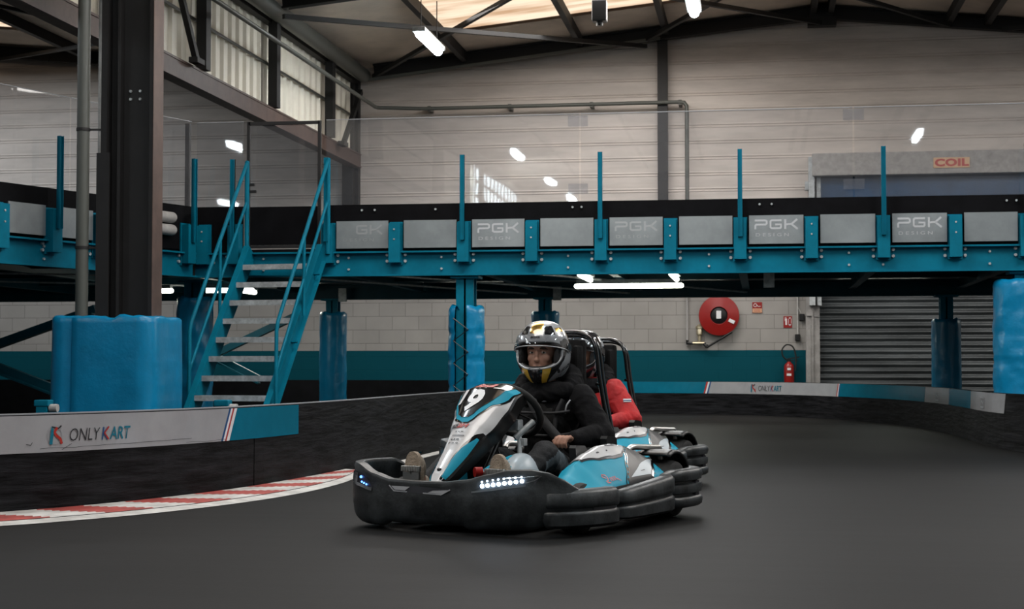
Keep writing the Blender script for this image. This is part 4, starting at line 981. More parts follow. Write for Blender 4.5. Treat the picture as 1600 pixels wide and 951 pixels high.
# rear barrier
PR = Path([(-16, 27.6), (-9, 27.9), (-5.5, 28.15), (-2.3, 28.2), (-0.6, 27.75), (0.5, 26.7), (1.3, 25.2), (1.9, 23.4), (2.24, 21.2), (2.33, 19.4), (2.34, 18.0), (2.40, 17.0), (2.58, 16.1), (2.85, 14.9), (3.2, 13.2), (3.6, 11.5)], 1)
rb = empty('track_barrier', (0.5, 26.5, 0), 'black barrier curving round the far end of the track with teal and white strip', 'barrier')
bm = NB(); ribbon(bm, PR, 0, PR.L[-1], 0.0, HB, 0.0, 0.03); obj('board', bm, 'scuffed', rb)
def pxd(x, y): return PR.near(x, y)
segs = [(-5.4, 28.15, -0.92, 27.87, 'teal'), (-0.92, 27.87, 1.16, 25.5, 'white'), (1.16, 25.5, 2.16, 22.0, 'teal'), (2.16, 22.0, 2.30, 20.4, 'white'), (2.30, 20.4, 2.34, 18.6, 'teal'), (2.34, 18.6, 2.44, 16.8, 'white')]
for a0, b0, a1, b1, c in segs:
    bm = NB(); ribbon(bm, PR, pxd(a0, b0) + 0.01, pxd(a1, b1) - 0.01, 0.36, HB - 0.005, 0.004, 0.003, slant0=0.06, slant1=0.06); o = obj(c + '_advert_strip', bm, 'sticker_' + c, rb)
    if c == 'white' and a0 < 0: onlykart(PR, pxd(0.02, 27.25), 0.415, 0.095, o, 0.01)
    if c == 'white' and a0 > 0:
        bm = NB(); dm = (pxd(a0, b0) + pxd(a1, b1)) / 2; f = lmap(PR, dm, 0.40, 0.01)
        stroke(bm, [(-0.10, 0.0), (-0.10, 0.10), (0.12, 0.10), (0.08, 0.0), (-0.10, 0.0)], 0.02, f); stroke(bm, [(-0.05, 0.07), (0.05, 0.04)], 0.02, f); obj('logo', bm, 'ink_grey', o)
for (x, y) in ((-0.92, 27.87), (1.16, 25.5)):
    bm = NB()
    for a, mi in ((-0.03, 0), (0.0, 1), (0.03, 2)): ribbon(bm, PR, pxd(x, y) + a, pxd(x, y) + a + 0.03, 0.36, HB - 0.005, 0.006, 0.003, n=1, mi=mi, slant0=0.06, slant1=0.06)
    obj('tricolour_stripe', bm, ['ink_red', 'ink_white', 'ink_blue'], rb)
# back side of another barrier between the stairs and the far wall, and small teal posts with rollers
bm = NB(); box(bm, (-16, 25.9, 0), (-4.6, 25.95, 0.60)); free('track_barrier', bm, 'black_board', 'plain black barrier seen beyond the stairs in front of the teal wall band', 'barrier')
for x, y, l in ((-6.2, 13.23, 'left of the blue padded pillar'), (-4.66, 13.5, 'at the foot of the stairs')):
    e = empty('barrier_post', (x, y, 0), 'short teal post with pale roller behind the advert strip, ' + l, 'post', 0, 'teal barrier posts')
    bm = NB(); box(bm, (x - 0.05, y - 0.05, 0), (x + 0.05, y + 0.05, 0.52), bev=0.006); box(bm, (x - 0.065, y - 0.06, 0.49), (x + 0.065, y + 0.06, 0.545), bev=0.01); obj('post', bm, 'teal_steel', e)
    bm = NB(); cyl(bm, (x + 0.06, y, 0.475), (x + 0.13, y, 0.475), 0.035, 16); obj('roller', bm, 'roll_grey', e, 50)
# ------------------------------------------------------------------ karts
KH = math.radians(-111.18)
KC = Vector((-1.2153, 8.737, 0)); 
KC2 = KC + RT * 0.34 + FW * 2.5

def interp(tab, x):
    if x <= tab[0][0]: return tab[0][1]
    for a, b in zip(tab, tab[1:]):
        if x <= b[0]:
            t = (x - a[0]) / (b[0] - a[0]); t = t * t * (3 - 2 * t) * 0.5 + t * 0.5; return a[1] + (b[1] - a[1]) * t
    return tab[-1][1]
class Plan:
    """2-D outline in kart space with outward normals and an arc length"""
    def __init__(s, pts, sub=8):
        s.p = smooth_path([(x, y, 0) for x, y in pts], sub); s.L = path_len(s.p); s.T = s.L[-1]
        c = Vector((0, 0, 0)); s.c = c
    def at(s, u, off, z):
        d = max(0, min(s.T - 1e-6, u * s.T)); i = 0
        while i < len(s.L) - 2 and s.L[i + 1] <= d: i += 1
        t = (d - s.L[i]) / max(1e-9, s.L[i + 1] - s.L[i]); p = s.p[i].lerp(s.p[i + 1], t)
        tg = (s.p[min(len(s.p) - 1, i + 2)] - s.p[max(0, i - 1)]).normalized(); n = Vector((-tg.y, tg.x, 0))
        if n.dot(p - s.c) < 0: n = -n
        return Vector((p.x + n.x * off, p.y + n.y * off, z))
RND = True
def band(bm, P, zlo, zhi, prof, n=60, u0=0, u1=1, mi=0):
    rows = []
    for k in range(n + 1):
        u = u0 + (u1 - u0) * k / n; a = zlo(u) if callable(zlo) else zlo; b = zhi(u) if callable(zhi) else zhi
        e = min(u - u0, u1 - u) / (u1 - u0); q = 1 - (1 - min(1, e / 0.06)) ** 2 if RND else 1; m_ = (a + b) / 2
        rows.append([P.at(u, o - 0.02 * (1 - q), m_ + (a + (b - a) * h - m_) * (0.62 + 0.38 * q)) for o, h in prof])
    V = grid(bm, rows, mi, wrap=True); bm.faces.new(V[0][::-1]).material_index = mi; bm.faces.new(V[-1]).material_index = mi
RIB3 = [(-0.05, 0.0), (0.0, 0.0), (0.018, 0.06), (0.022, 0.20), (0.014, 0.27), (-0.008, 0.30), (-0.008, 0.35), (0.014, 0.38), (0.020, 0.50), (0.014, 0.60), (-0.008, 0.63), (-0.008, 0.68), (0.014, 0.71), (0.022, 0.84), (0.016, 0.95), (0.0, 1.0), (-0.05, 1.0), (-0.055, 0.9), (-0.055, 0.1)]
RIB2 = [(-0.05, 0.0), (0.0, 0.0), (0.02, 0.08), (0.022, 0.34), (0.020, 0.40), (0.008, 0.45), (0.008, 0.50), (0.020, 0.55), (0.022, 0.64), (0.020, 0.90), (0.0, 1.0), (-0.05, 1.0), (-0.055, 0.9), (-0.055, 0.1)]
FB = Plan([(0.34, -0.66), (0.48, -0.69), (0.64, -0.705), (0.765, -0.675), (0.84, -0.56), (0.88, -0.34), (0.89, -0.12), (0.88, 0.10), (0.85, 0.31), (0.81, 0.45), (0.75, 0.55), (0.67, 0.60), (0.60, 0.615)], 10)
fb_y = [(u / 200, FB.at(u / 200, 0, 0).y) for u in range(201)]
def u_of_y(y): return min(fb_y, key=lambda t: abs(t[1] - y))[0]
def top_fb(u):
    p = FB.at(u, 0, 0); y = p.y
    return interp([(-0.70, 0.348), (-0.62, 0.340), (-0.50, 0.295), (-0.38, 0.268), (-0.20, 0.263), (-0.05, 0.264), (0.08, 0.278), (0.20, 0.308), (0.31, 0.332), (0.42, 0.336), (0.50, 0.322), (0.56, 0.290), (0.60, 0.25), (0.615, 0.235)], y)
def bot_fb(u):
    y = FB.at(u, 0, 0).y
    return interp([(-0.70, 0.045), (-0.55, 0.025), (-0.45, 0.022), (-0.40, 0.045), (0.05, 0.045), (0.10, 0.025), (0.42, 0.035), (0.61, 0.11)], y)
def FBS(y, z, off=0.004):
    u = u_of_y(y); 
    # finer parameter
    lo, hi = max(0, u - 0.006), min(1, u + 0.006)
    for _ in range(18):
        m_ = (lo + hi) / 2
        if FB.at(m_, 0, 0).y < y: lo = m_
        else: hi = m_
    u = (lo + hi) / 2; a, b = bot_fb(u), top_fb(u); h = (z - a) / (b - a)
    o = interp([(0, -0.01), (0.12, 0.004), (0.5, 0.016), (0.85, 0.004), (1, -0.01)], h)
    return FB.at(u, o + off, z)
FBP = [(-0.05, 0.0), (-0.02, 0.0), (-0.004, 0.06), (0.004, 0.13), (0.012, 0.3), (0.016, 0.5), (0.012, 0.7), (0.004, 0.86), (0.006, 0.93), (0.0, 0.985), (-0.02, 1.0), (-0.045, 0.99), (-0.055, 0.93), (-0.04, 0.8), (-0.04, 0.2)]

def pod_surf(x, v, side):
    """v 0..1: 0 inner foot, .2 inner top, .35 ridge, .8 outer edge, 1 skirt"""
    zt = interp([(-0.56, 0.25), (-0.50, 0.30), (-0.4, 0.345), (-0.28, 0.380), (-0.15, 0.41), (0.0, 0.425), (0.12, 0.420), (0.25, 0.39), (0.38, 0.345), (0.5, 0.29), (0.62, 0.235)], x)
    yo = interp([(-0.56, 0.56), (-0.3, 0.60), (0.1, 0.625), (0.4, 0.615), (0.62, 0.57)], x)
    yr = interp([(-0.56, 0.45), (0.0, 0.435), (0.35, 0.43), (0.62, 0.46)], x)
    zo = interp([(-0.56, 0.235), (0.0, 0.225), (0.62, 0.20)], x)
    pts = [(0, yr - 0.09, 0.12), (0.2, yr - 0.07, zt - 0.04), (0.28, yr - 0.02, zt - 0.005), (0.35, yr + 0.01, zt), (0.5, yr + 0.36 * (yo - yr), zt - 0.24 * (zt - zo)), (0.65, yr + 0.70 * (yo - yr), zt - 0.58 * (zt - zo)), (0.8, yo, zo + 0.01), (0.86, yo + 0.004, zo - 0.015), (0.9, yo - 0.01, zo - 0.03), (1.0, yo - 0.02, 0.10)]
    for a, b in zip(pts, pts[1:]):
        if v <= b[0]:
            t = (v - a[0]) / (b[0] - a[0]); return Vector((x, (a[1] + (b[1] - a[1]) * t) * side, a[2] + (b[2] - a[2]) * t))
    return Vector((x, pts[-1][1] * side, pts[-1][2]))
def pod_pt(x, v, side, off):
    e = 0.004; p = pod_surf(x, v, side); a = pod_surf(x + e, v, side) - p; b = pod_surf(x, min(1, v + e * 3), side) - p
    n = a.cross(b)
    if n.length < 1e-9: return p
    n.normalize()
    if n.z < 0 and v < 0.84: n = -n
    if v >= 0.84 and n.y * side < 0: n = -n
    return p + n * off
def patch(bm, fn, u0, u1, vlo, vhi, nu=24, nv=10, mi=0):
    rows = []
    for i in range(nu + 1):
        u = u0 + (u1 - u0) * i / nu; a = vlo(u); b = vhi(u); rows.append([fn(u, a + (b - a) * j / nv) for j in range(nv + 1)])
    grid(bm, rows, mi)
lin = lambda tab: (lambda x: interp(tab, x))

def nose_surf(t, v):
    """t 0 tip .. 1 crown; v -1..1 across (right of driver is negative)"""
    cx = interp([(0, 0.835), (0.1, 0.80), (0.35, 0.68), (0.6, 0.56), (0.8, 0.458), (0.93, 0.385), (1.0, 0.31)], t)
    cz = interp([(0, 0.245), (0.1, 0.29), (0.35, 0.405), (0.6, 0.535), (0.8, 0.645), (0.93, 0.718), (1.0, 0.738)], t)
    hw = interp([(0, 0.035), (0.1, 0.058), (0.35, 0.088), (0.55, 0.115), (0.7, 0.148), (0.82, 0.172), (0.93, 0.176), (1.0, 0.165)], t)
    cy = interp([(0, -0.14), (0.6, -0.115), (0.8, -0.105), (1.0, -0.10)], t)
    dx, dz = -0.62, -0.20                                       # sides fall backwards
    k = abs(v) ** 3.2
    depth = interp([(0, 0.03), (0.3, 0.05), (0.7, 0.07), (1.0, 0.06)], t)
    return Vector((cx + dx * depth * k, cy + hw * math.copysign(abs(v) ** 0.9, v), cz - depth * k * 0.75 + 0.006 * (1 - v * v)))
def nose_pt(t, v, off=0.002):
    e = 0.01; p = nose_surf(t, v); a = nose_surf(min(1, t + e), v) - nose_surf(max(0, t - e), v); b = nose_surf(t, min(1, v + e)) - nose_surf(t, max(-1, v - e)); n = a.cross(b).normalized()
    if n.x < 0 and n.z < 0.5: n = -n
    if n.z < 0: n = -n
    return p + n * off

def make_kart(loc, label):
    K = empty('go_kart', loc, label, 'go-kart', KH)
    def part(name, bm, m, parent=None, smooth=40): return obj(name, bm, m, parent or K, smooth, True)
    # floor pan and frame
    bm = NB(); prism(bm, [(-0.60, -0.33), (0.30, -0.40), (0.74, -0.36), (0.78, -0.1), (0.74, 0.28), (0.30, 0.33), (-0.60, 0.28)], 2, 0.045, 0.055); part('floor_pan', bm, 'plastic_in')
    bm = NB()
    for y in (-0.33, 0.28): tube(bm, smooth_path([(0.78, y * 0.7, 0.09), (0.5, y, 0.08), (0.0, y * 1.05, 0.08), (-0.4, y, 0.08), (-0.72, y, 0.11)], 5), 0.016, 8)
    for x in (-0.68, -0.2, 0.35, 0.75): cyl(bm, (x, -0.30, 0.085), (x, 0.26, 0.085), 0.014, 8)
    for s in (-1, 1):
        for x in (0.28, -0.30): cyl(bm, (x, s * 0.30, 0.09), (x, s * 0.62, 0.12), 0.014, 8)
    part('chassis_frame', bm, 'plastic_in', smooth=60)
    # wheels
    def wheel(x, y, r, w, name):
        bm = NB(); h = w / 2; lathe(bm, [(r * 0.5, -h), (r * 0.80, -h), (r * 0.95, -h * 0.86), (r, -h * 0.55), (r, h * 0.55), (r * 0.95, h * 0.86), (r * 0.80, h), (r * 0.5, h)], (x, y, r), (0, 1, 0), 32); t = part('wheel', bm, 'rubber')
        bm = NB(); lathe(bm, [(0.02, -h * 1.05), (r * 0.42, -h * 0.9), (r * 0.5, -h * 0.95), (r * 0.5, h * 0.95), (r * 0.42, h * 0.9), (0.03, h * 0.5), (0.02, h * 1.1)], (x, y, r), (0, 1, 0), 24); part('rim', bm, 'k_silver', t)
    for s in (-1, 1): wheel(0.50, s * 0.50, 0.128, 0.12, 'front'); wheel(-0.55, s * 0.50, 0.158, 0.19, 'rear')
    bm = NB(); cyl(bm, (-0.55, -0.5, 0.155), (-0.55, 0.5, 0.155), 0.02, 12); part('rear_axle', bm, 'k_silver')
    # front bumper
    bm = NB(); band(bm, FB, bot_fb, top_fb, FBP, 90); fbm = part('front_bumper', bm, 'plastic', smooth=50)
    bm = NB()
    P_ = lambda y, z: FBS(y, z, 0.004)
    patch(bm, P_, -0.40, 0.0, lin([(-0.40, 0.232), (-0.36, 0.206), (-0.05, 0.196), (0.0, 0.222)]), lin([(-0.40, 0.234), (-0.2, 0.236), (0.0, 0.226)]), 24, 2)
    part('grille_slot', bm, 'ink_black', fbm, None)
    bm = NB(); Q_ = lambda y, z: FBS(y, z, 0.008)
    stroke(bm, [(-0.375, 0.235), (-0.34, 0.208), (-0.05, 0.200), (0.0, 0.226)], 0.006, Q_, 0)
    poly2(bm, [(-0.36, 0.232), (-0.335, 0.214), (-0.27, 0.212), (-0.24, 0.232)], Q_, 0); poly2(bm, [(-0.13, 0.206), (-0.05, 0.204), (-0.005, 0.224), (-0.10, 0.218)], Q_, 0)
    part('grille_trim', bm, 'k_pod_black' if False else 'ink_grey', fbm, None)
    def headlight(ys, zs, sgn):
        bm = NB(); n = 12
        poly2(bm, [(ys[0], zs[0]), (ys[1], zs[1]), (ys[2], zs[2]), (ys[3], zs[3])], P_, 0); h = part('headlight', bm, 'ink_black', fbm, None)
        return h
    h = headlight([0.12, 0.22, 0.46, 0.44], [0.225, 0.262, 0.296, 0.262], 1)
    bm = NB(); stroke(bm, [(0.12, 0.218), (0.22, 0.232), (0.40, 0.258)], 0.009, Q_); stroke(bm, [(0.17, 0.262), (0.30, 0.292), (0.45, 0.306), (0.47, 0.304), (0.44, 0.284), (0.40, 0.272)], 0.006, Q_); part('reflector', bm, 'clear', h, None)
    for k in range(8):
        bm = NB(); bm2 = NB()
        y = 0.178 + k * 0.029; c = FBS(y, 0.250 + k * 0.0042, 0.010); ell(bm, c, (0.010, 0.010, 0.010), n=10)
        c = FBS(y - 0.004, 0.270 + k * 0.0058 - 0.00025 * k * k, 0.008); ell(bm2, c, (0.0045, 0.0045, 0.0045), n=8)
        part('led', bm, 'led', h, 90); part('small_led', bm2, 'led', h, 90)
    bm = NB(); lo_ = lin([(-0.675, 0.25), (-0.60, 0.222), (-0.49, 0.200)]); hi_ = lin([(-0.675, 0.30), (-0.60, 0.292), (-0.54, 0.265), (-0.49, 0.225)])
    patch(bm, P_, -0.675, -0.49, lo_, hi_, 24, 4); h = part('headlight', bm, 'ink_black', fbm, None)
    bm = NB(); patch(bm, Q_, -0.668, -0.605, lambda y: lo_(y) + 0.012, lambda y: hi_(y) - 0.004, 12, 3); patch(bm, Q_, -0.675, -0.492, lo_, lambda y: lo_(y) + 0.016, 24, 2); part('reflector', bm, 'clear', h, None)
    for k, (y, z) in enumerate(((-0.575, 0.268), (-0.565, 0.243), (-0.548, 0.237), (-0.53, 0.232))): bm = NB(); ell(bm, FBS(y, z, 0.010), (0.007,) * 3 if k == 0 else (0.005,) * 3, n=8); part('led', bm, 'led_blue', h, 90)
    # corner bumpers, side bumpers, rear bumper
    for s in (-1, 1):
        P = Plan([(0.80, 0.47 * s), (0.74, 0.555 * s), (0.62, 0.625 * s), (0.47, 0.665 * s), (0.37, 0.66 * s), (0.30, 0.60 * s)], 8)
        bm = NB(); band(bm, P, lambda u: 0.045, lambda u: 0.235 - 0.02 * max(0, u - 0.8) / 0.2, RIB2, 40); cb = part('corner_bumper', bm, 'plastic', smooth=50)
        bm = NB(); band(bm, P, 0.125, 0.155, [(-0.03, 0), (0.012, 0), (0.012, 1), (-0.03, 1)], 16, 0.45, 0.8); part('corner_slot', bm, 'ink_black', cb)
        P = Plan([(0.30, 0.585 * s), (0.24, 0.655 * s), (0.10, 0.675 * s), (-0.10, 0.685 * s), (-0.26, 0.68 * s), (-0.34, 0.64 * s)], 8)
        bm = NB(); band(bm, P, 0.055, lambda u: 0.205 + 0.055 * u, RIB2, 40); part('side_bumper', bm, 'plastic', smooth=50)
    P = Plan([(-0.26, 0.61), (-0.34, 0.672), (-0.50, 0.692), (-0.66, 0.675), (-0.765, 0.58), (-0.80, 0.42), (-0.81, 0.0), (-0.80, -0.42), (-0.765, -0.58), (-0.66, -0.675), (-0.50, -0.692), (-0.34, -0.672), (-0.26, -0.61)], 8)
    bm = NB(); band(bm, P, 0.065, lambda u: 0.275, RIB3, 90); rbm = part('rear_bumper', bm, 'plastic', smooth=50)
    bm = NB()
    for u in (0.155, 0.845):
        for z in (0.125, 0.185): band(bm, P, z, z + 0.022, [(-0.03, 0), (0.006, 0), (0.006, 1), (-0.03, 1)], 6, u - 0.02, u + 0.02)
    part('bumper_slot', bm, 'ink_black', rbm)
    # side pods
    for s in (-1, 1):
        bm = NB(); nx = 150; vs = [0, .1, .2, .24, .28, .32, .35, .4, .45, .5, .55, .6, .65, .7, .75, .8, .83, .86, .9, 1.0]
        xf = 0.62 if s > 0 else 0.16
        XS = lambda v: interp([(0.2, -0.16), (0.35, -0.15), (0.5, -0.06), (0.65, 0.05), (0.8, 0.16), (1.0, 0.2)], v)
        def pmi(i, j):
            x_ = -0.56 + (xf + 0.56) * (i + 0.5) / nx; v_ = vs[j]
            if j >= 15 or j < 2: return 1
            return 0 if x_ > XS(v_) or x_ < XS(v_) - 0.36 else 1
        V = grid(bm, [[pod_surf(-0.56 + (xf + 0.56) * i / nx, v, s) for v in vs] for i in range(nx + 1)], pmi)
        bm.faces.new(V[0]); bm.faces.new(V[-1][::-1])
        pod = part('side_pod', bm, ['k_teal', 'k_pod_black'], smooth=35)
        F = lambda x, v: pod_pt(x, v, s, 0.0025); G = lambda x, v: pod_pt(x, v, s, 0.0045)
        bm = NB(); lo = lin([(0.0, 0.30), (0.10, 0.25), (0.30, 0.22)]); hi = lin([(-0.14, 0.36), (-0.08, 0.44), (0.0, 0.505), (0.10, 0.51), (0.22, 0.47), (0.34, 0.36)])
        if s > 0:
            patch(bm, F, -0.13, 0.345, lambda x: 0.22, lambda x: hi(x) + 0.03, 40); part('panel_outline', bm, 'ink_black', pod)
            bm = NB(); patch(bm, G, -0.125, 0.335, lambda x: 0.23, hi, 40); part('white_panel', bm, 'k_white', pod)
            bm = NB(); stroke(bm, [(0.12, 0.30), (0.06, 0.36), (-0.01, 0.37), (-0.04, 0.34)], 0.02, lambda a, b: pod_pt(a, b, s, 0.006)); stroke(bm, [(0.20, 0.40), (0.10, 0.43)], 0.02, lambda a, b: pod_pt(a, b, s, 0.006)); part('emblem', bm, 'ink_black', pod, None)
        bm = NB(); rows = []
        for i_ in range(25):
            q = i_ / 24; rows.append([pod_pt(XS(0.45 + 0.30 * w_) - 0.335 + q * (0.02 + 0.26 * w_ ** 1.3), 0.45 + 0.30 * w_, s, 0.003) for w_ in [k_ / 10 for k_ in range(11)]])
        grid(bm, rows); part('pale_panel', bm, 'k_grey', pod)
        bm = NB(); 
        for o_, w_ in ((0.0, 0.008), (-0.025, 0.004), (-0.362, 0.02)): stroke(bm, [(XS(v_ / 40) + o_, v_ / 40) for v_ in range(9, 34)], w_, F)
        part('seam', bm, 'k_black', pod)
        bm = NB()
        gm = lambda a, b: G(0.33 - a if s > 0 else 0.02 + a, 0.765 - b * 2.2)
        pts = [(0.02, 0.035), (0.0, 0.05), (0.012, 0.06), (0.03, 0.052), (0.035, 0.035), (0.02, 0.02), (0.002, 0.022), (0.006, 0.012), (0.03, 0.008)]
        stroke(bm, pts, 0.006, gm)
        for k in range(3): stroke(bm, [(0.045 + k * 0.022, 0.012), (0.05 + k * 0.022, 0.03), (0.06 + k * 0.022, 0.03), (0.062 + k * 0.022, 0.012)], 0.005, gm)
        stroke(bm, [(0.11, 0.02), (0.135, 0.004)], 0.005, gm); part('script_logo', bm, 'ink_red', pod, None)
        me = text_mesh('RACING', 0.016, 0.0006, 0.1, 1.2); map_mesh(me, lambda a, b: G(-0.34 - a if s > 0 else -0.42 + a, 0.705 - b * 1.6)) if False else None
        bm = NB(); stroke(bm, [(0, 0), (0.06, 0.005)], 0.007, lambda a, b: G(-0.10 - a, 0.70 - b)); part('small_print', bm, 'ink_black', pod, None)
        # seat side guards on the pods' inner edge
        for x0, z0, hh in ((0.26, 0.345, 0.085), (-0.10, 0.40, 0.065)):
            bm = NB(); prism(bm, [(x0, z0 - 0.05), (x0 + 0.02, z0 + hh - 0.015), (x0 + 0.005, z0 + hh), (x0 - 0.085, z0 + hh - 0.005), (x0 - 0.105, z0 + hh - 0.02), (x0 - 0.12, z0 - 0.03)], 1, s * 0.365 - 0.02, s * 0.365 + 0.02); part('side_guard', bm, 'k_pod_black', smooth=None)
        bm = NB(); tube(bm, smooth_path([(-0.32, 0.39 * s, 0.37), (-0.36, 0.40 * s, 0.392), (-0.45, 0.41 * s, 0.390), (-0.60, 0.425 * s, 0.382), (-0.66, 0.43 * s, 0.374), (-0.67, 0.435 * s, 0.31)], 5), 0.017, 10); part('grab_rail', bm, 'k_silver', smooth=60)
        # rear fender
        bm = NB(); rows = []
        for k in range(13):
            a = math.radians(118 - 92 * k / 12)   # from ahead of the wheel over its top
            cx_, cz_ = -0.55 - math.cos(a) * 0.205 * -1 * -1, 0.16 + math.sin(a) * 0.205
            rows.append([(cx_, s * (0.37 + 0.22 * j / 8), cz_ + (0.012 if 0 < j < 8 else 0)) for j in range(9)])
        grid(bm, rows); fo = part('rear_fender', bm, 'k_pod_black'); sm = fo.modifiers.new('t', 'SOLIDIFY'); sm.thickness = 0.012
    # nose fairing
    bm = NB(); rows = []
    for i in range(49):
        t = i / 48; r_ = [nose_surf(t, -1 + 2 * j / 32) for j in range(33)]
        dep = interp([(0, 0.03), (0.3, 0.055), (0.6, 0.075), (1.0, 0.07)], t)
        L_ = r_[0] + Vector((-dep * 1.0, 0.012, -dep * 0.7)); R2 = r_[-1] + Vector((-dep * 1.0, -0.012, -dep * 0.7))
        rows.append([L_ + Vector((-0.01, 0.01, 0))] + [L_] + r_ + [R2] + [R2 + Vector((-0.01, -0.01, 0))])
    V = grid(bm, rows, lambda i, j: 1 if (j < 2 or j > 32) else 0, wrap=True)
    bm.faces.new(V[0]); bm.faces.new(V[-1][::-1])
    ns = part('nose_fairing', bm, ['k_white', 'k_pod_black'], smooth=45)
    N1 = lambda t, v: nose_pt(t, v, 0.002); N2 = lambda t, v: nose_pt(t, v, 0.004); N3 = lambda t, v: nose_pt(t, v, 0.006)
    # number panel: black V outlined in teal, ends in a point low on the nose
    bm = NB(); patch(bm, N1, 0.61, 1.0, lin([(0.61, -0.22), (0.66, -0.62), (0.75, -0.84), (1.0, -0.99)]), lin([(0.61, 0.05), (0.66, 0.22), (0.75, 0.50), (0.88, 0.90), (1.0, 0.98)]), 40, 20); part('panel_outline', bm, 'k_black', ns)
    bm = NB(); patch(bm, N2, 0.625, 0.99, lin([(0.625, -0.20), (0.67, -0.56), (0.75, -0.78), (0.99, -0.94)]), lin([(0.625, 0.03), (0.67, 0.18), (0.75, 0.44), (0.88, 0.84), (0.99, 0.95)]), 40, 20); part('teal_outline', bm, 'k_teal', ns)
    bm = NB(); patch(bm, N3, 0.668, 1.0, lin([(0.668, -0.30), (0.70, -0.54), (0.78, -0.70), (1.0, -0.88)]), lin([(0.668, -0.02), (0.70, 0.10), (0.80, 0.36), (0.90, 0.60), (1.0, 0.80)]), 40, 20); npn = part('number_panel', bm, 'k_black', ns)
    def nmap(t0, v0, off=0.010):
        def f(a, b):
            t = t0 + b * 1.62; hw = 0.17; return nose_pt(min(1, t), v0 + a / hw, off)
        return f
    me = text_mesh('9', 0.155, 0.006, 0.2, 1.0, 1.0, 'CENTER'); map_mesh(me, nmap(0.725, -0.20)); link_mesh('number', me, ['ink_white'], ns, None, True)
    me = text_mesh('1', 0.095, 0.006, 0.2, 1.0, 1.0, 'CENTER'); map_mesh(me, nmap(0.80, -0.62)); link_mesh('number', me, ['ink_white'], ns, None, True)
    me = text_mesh('Sodi', 0.034, 0.002, 0.3, 1.6, 1.0, 'CENTER'); map_mesh(me, nmap(0.935, -0.05)); link_mesh('lettering', me, ['ink_red'], ns, None, True)
    me = text_mesh('RS', 0.040, 0.002, 0.3, 1.5, 1.0); map_mesh(me, nmap(0.555, -0.70, 0.005)); link_mesh('lettering', me, ['ink_black'], ns, None, True)
    me = text_mesh('2H', 0.040, 0.002, 0.3, 1.5, 1.0); map_mesh(me, nmap(0.555, -0.34, 0.005)); link_mesh('lettering', me, ['ink_red'], ns, None, True)
    bm = NB()
    for k, (a, b) in enumerate(((-0.30, 0.12), (-0.38, 0.22), (-0.36, 0.10), (-0.42, 0.20))):
        t = 0.515 - k * 0.03
        n_ = 9
        for q in range(n_):
            if q % 3 == 2 and k != 1: continue
            v0 = a + (b - a) * q / n_; v1 = a + (b - a) * (q + 0.8) / n_; w_ = 0.006 if k == 2 else 0.0035
            poly2(bm, [(t - w_, v0), (t - w_, v1), (t + w_, v1), (t + w_, v0)], lambda t, v: nose_pt(t, v, 0.005))
    part('small_print', bm, 'ink_black', ns, None)
    # teal wedge on the driver's left of the nose, small one on the right
    bm = NB(); patch(bm, N1, 0.05, 0.56, lin([(0.05, 0.42), (0.25, 0.30), (0.40, 0.36), (0.50, 0.60), (0.56, 0.84)]), lambda t: 0.97, 30, 8); part('wedge_outline', bm, 'k_black', ns)
    bm = NB(); patch(bm, N2, 0.07, 0.50, lin([(0.07, 0.48), (0.25, 0.37), (0.38, 0.44), (0.50, 0.76)]), lin([(0.07, 0.84), (0.3, 0.88), (0.50, 0.86)]), 30, 8); part('teal_wedge', bm, 'k_teal', ns)
    bm = NB(); patch(bm, N2, 0.03, 0.28, lambda t: -1.0, lin([(0.03, -0.60), (0.15, -0.66), (0.28, -0.93)]), 16, 6); part('teal_wedge', bm, 'k_teal', ns)
    bm = NB(); ell(bm, nose_pt(0.155, -0.06, 0.0), (0.013, 0.013, 0.010), n=14); part('fixing_bolt', bm, 'ink_black', ns)
    # steering
    sw = Vector((0.17, -0.06, 0.60)); nrm = Vector((-0.80, 0, 0.60)).normalized(); a_, b_2, _ = basis(nrm)
    bm = NB(); ring = [sw + (a_ * math.cos(2 * PI * k / 40) + b_2 * math.sin(2 * PI * k / 40)) * 0.165 for k in range(40)]
    tube(bm, ring, 0.020, 12, closed=True); whl = part('steering_wheel', bm, 'rubber', smooth=80)
    bm = NB(); tube(bm, [sw - nrm * 0.02, sw + nrm * 0.015], 0.045, 20)
    for a in (90, 210, 330):
        e_ = sw + (a_ * math.cos(math.radians(a)) + b_2 * math.sin(math.radians(a))) * 0.16; bar(bm, sw, e_, 0.03, 0.008)
    part('spokes', bm, 'plastic_in', whl)
    bm = NB(); tube(bm, [sw, (0.60, -0.06, 0.14)], 0.014, 10); tube(bm, [(0.36, -0.20, 0.08), (0.33, -0.06, 0.41), (0.36, 0.08, 0.08)], 0.011, 8); part('steering_column', bm, 'plastic_in', smooth=50)
    bm = NB(); box(bm, (0.24, -0.03, 0.50), (0.30, 0.05, 0.56), bev=0.01); cyl(bm, (0.30, 0.03, 0.46), (0.22, 0.10, 0.55), 0.016, 10); cyl(bm, (0.27, 0.04, 0.50), (0.30, 0.06, 0.38), 0.012, 10); box(bm, (0.25, 0.05, 0.42), (0.29, 0.08, 0.46), bev=0.005); part('column_bracket', bm, 'galv')
    # pedals
    for y, mcol in ((-0.385, 'k_silver'), (0.125, 'k_silver')):
        bm = NB(); box(bm, (0.665, y - 0.055, 0.292), (0.685, y + 0.06, 0.322), bev=0.004); box(bm, (0.66, y - 0.05, 0.25), (0.675, y + 0.05, 0.29)); tube(bm, [(0.67, y, 0.30), (0.60, y, 0.07)], 0.012, 8)
        for k in range(7): box(bm, (0.684, y - 0.05 + k * 0.016, 0.295), (0.692, y - 0.042 + k * 0.016, 0.320))
        part('pedal', bm, mcol, smooth=40)
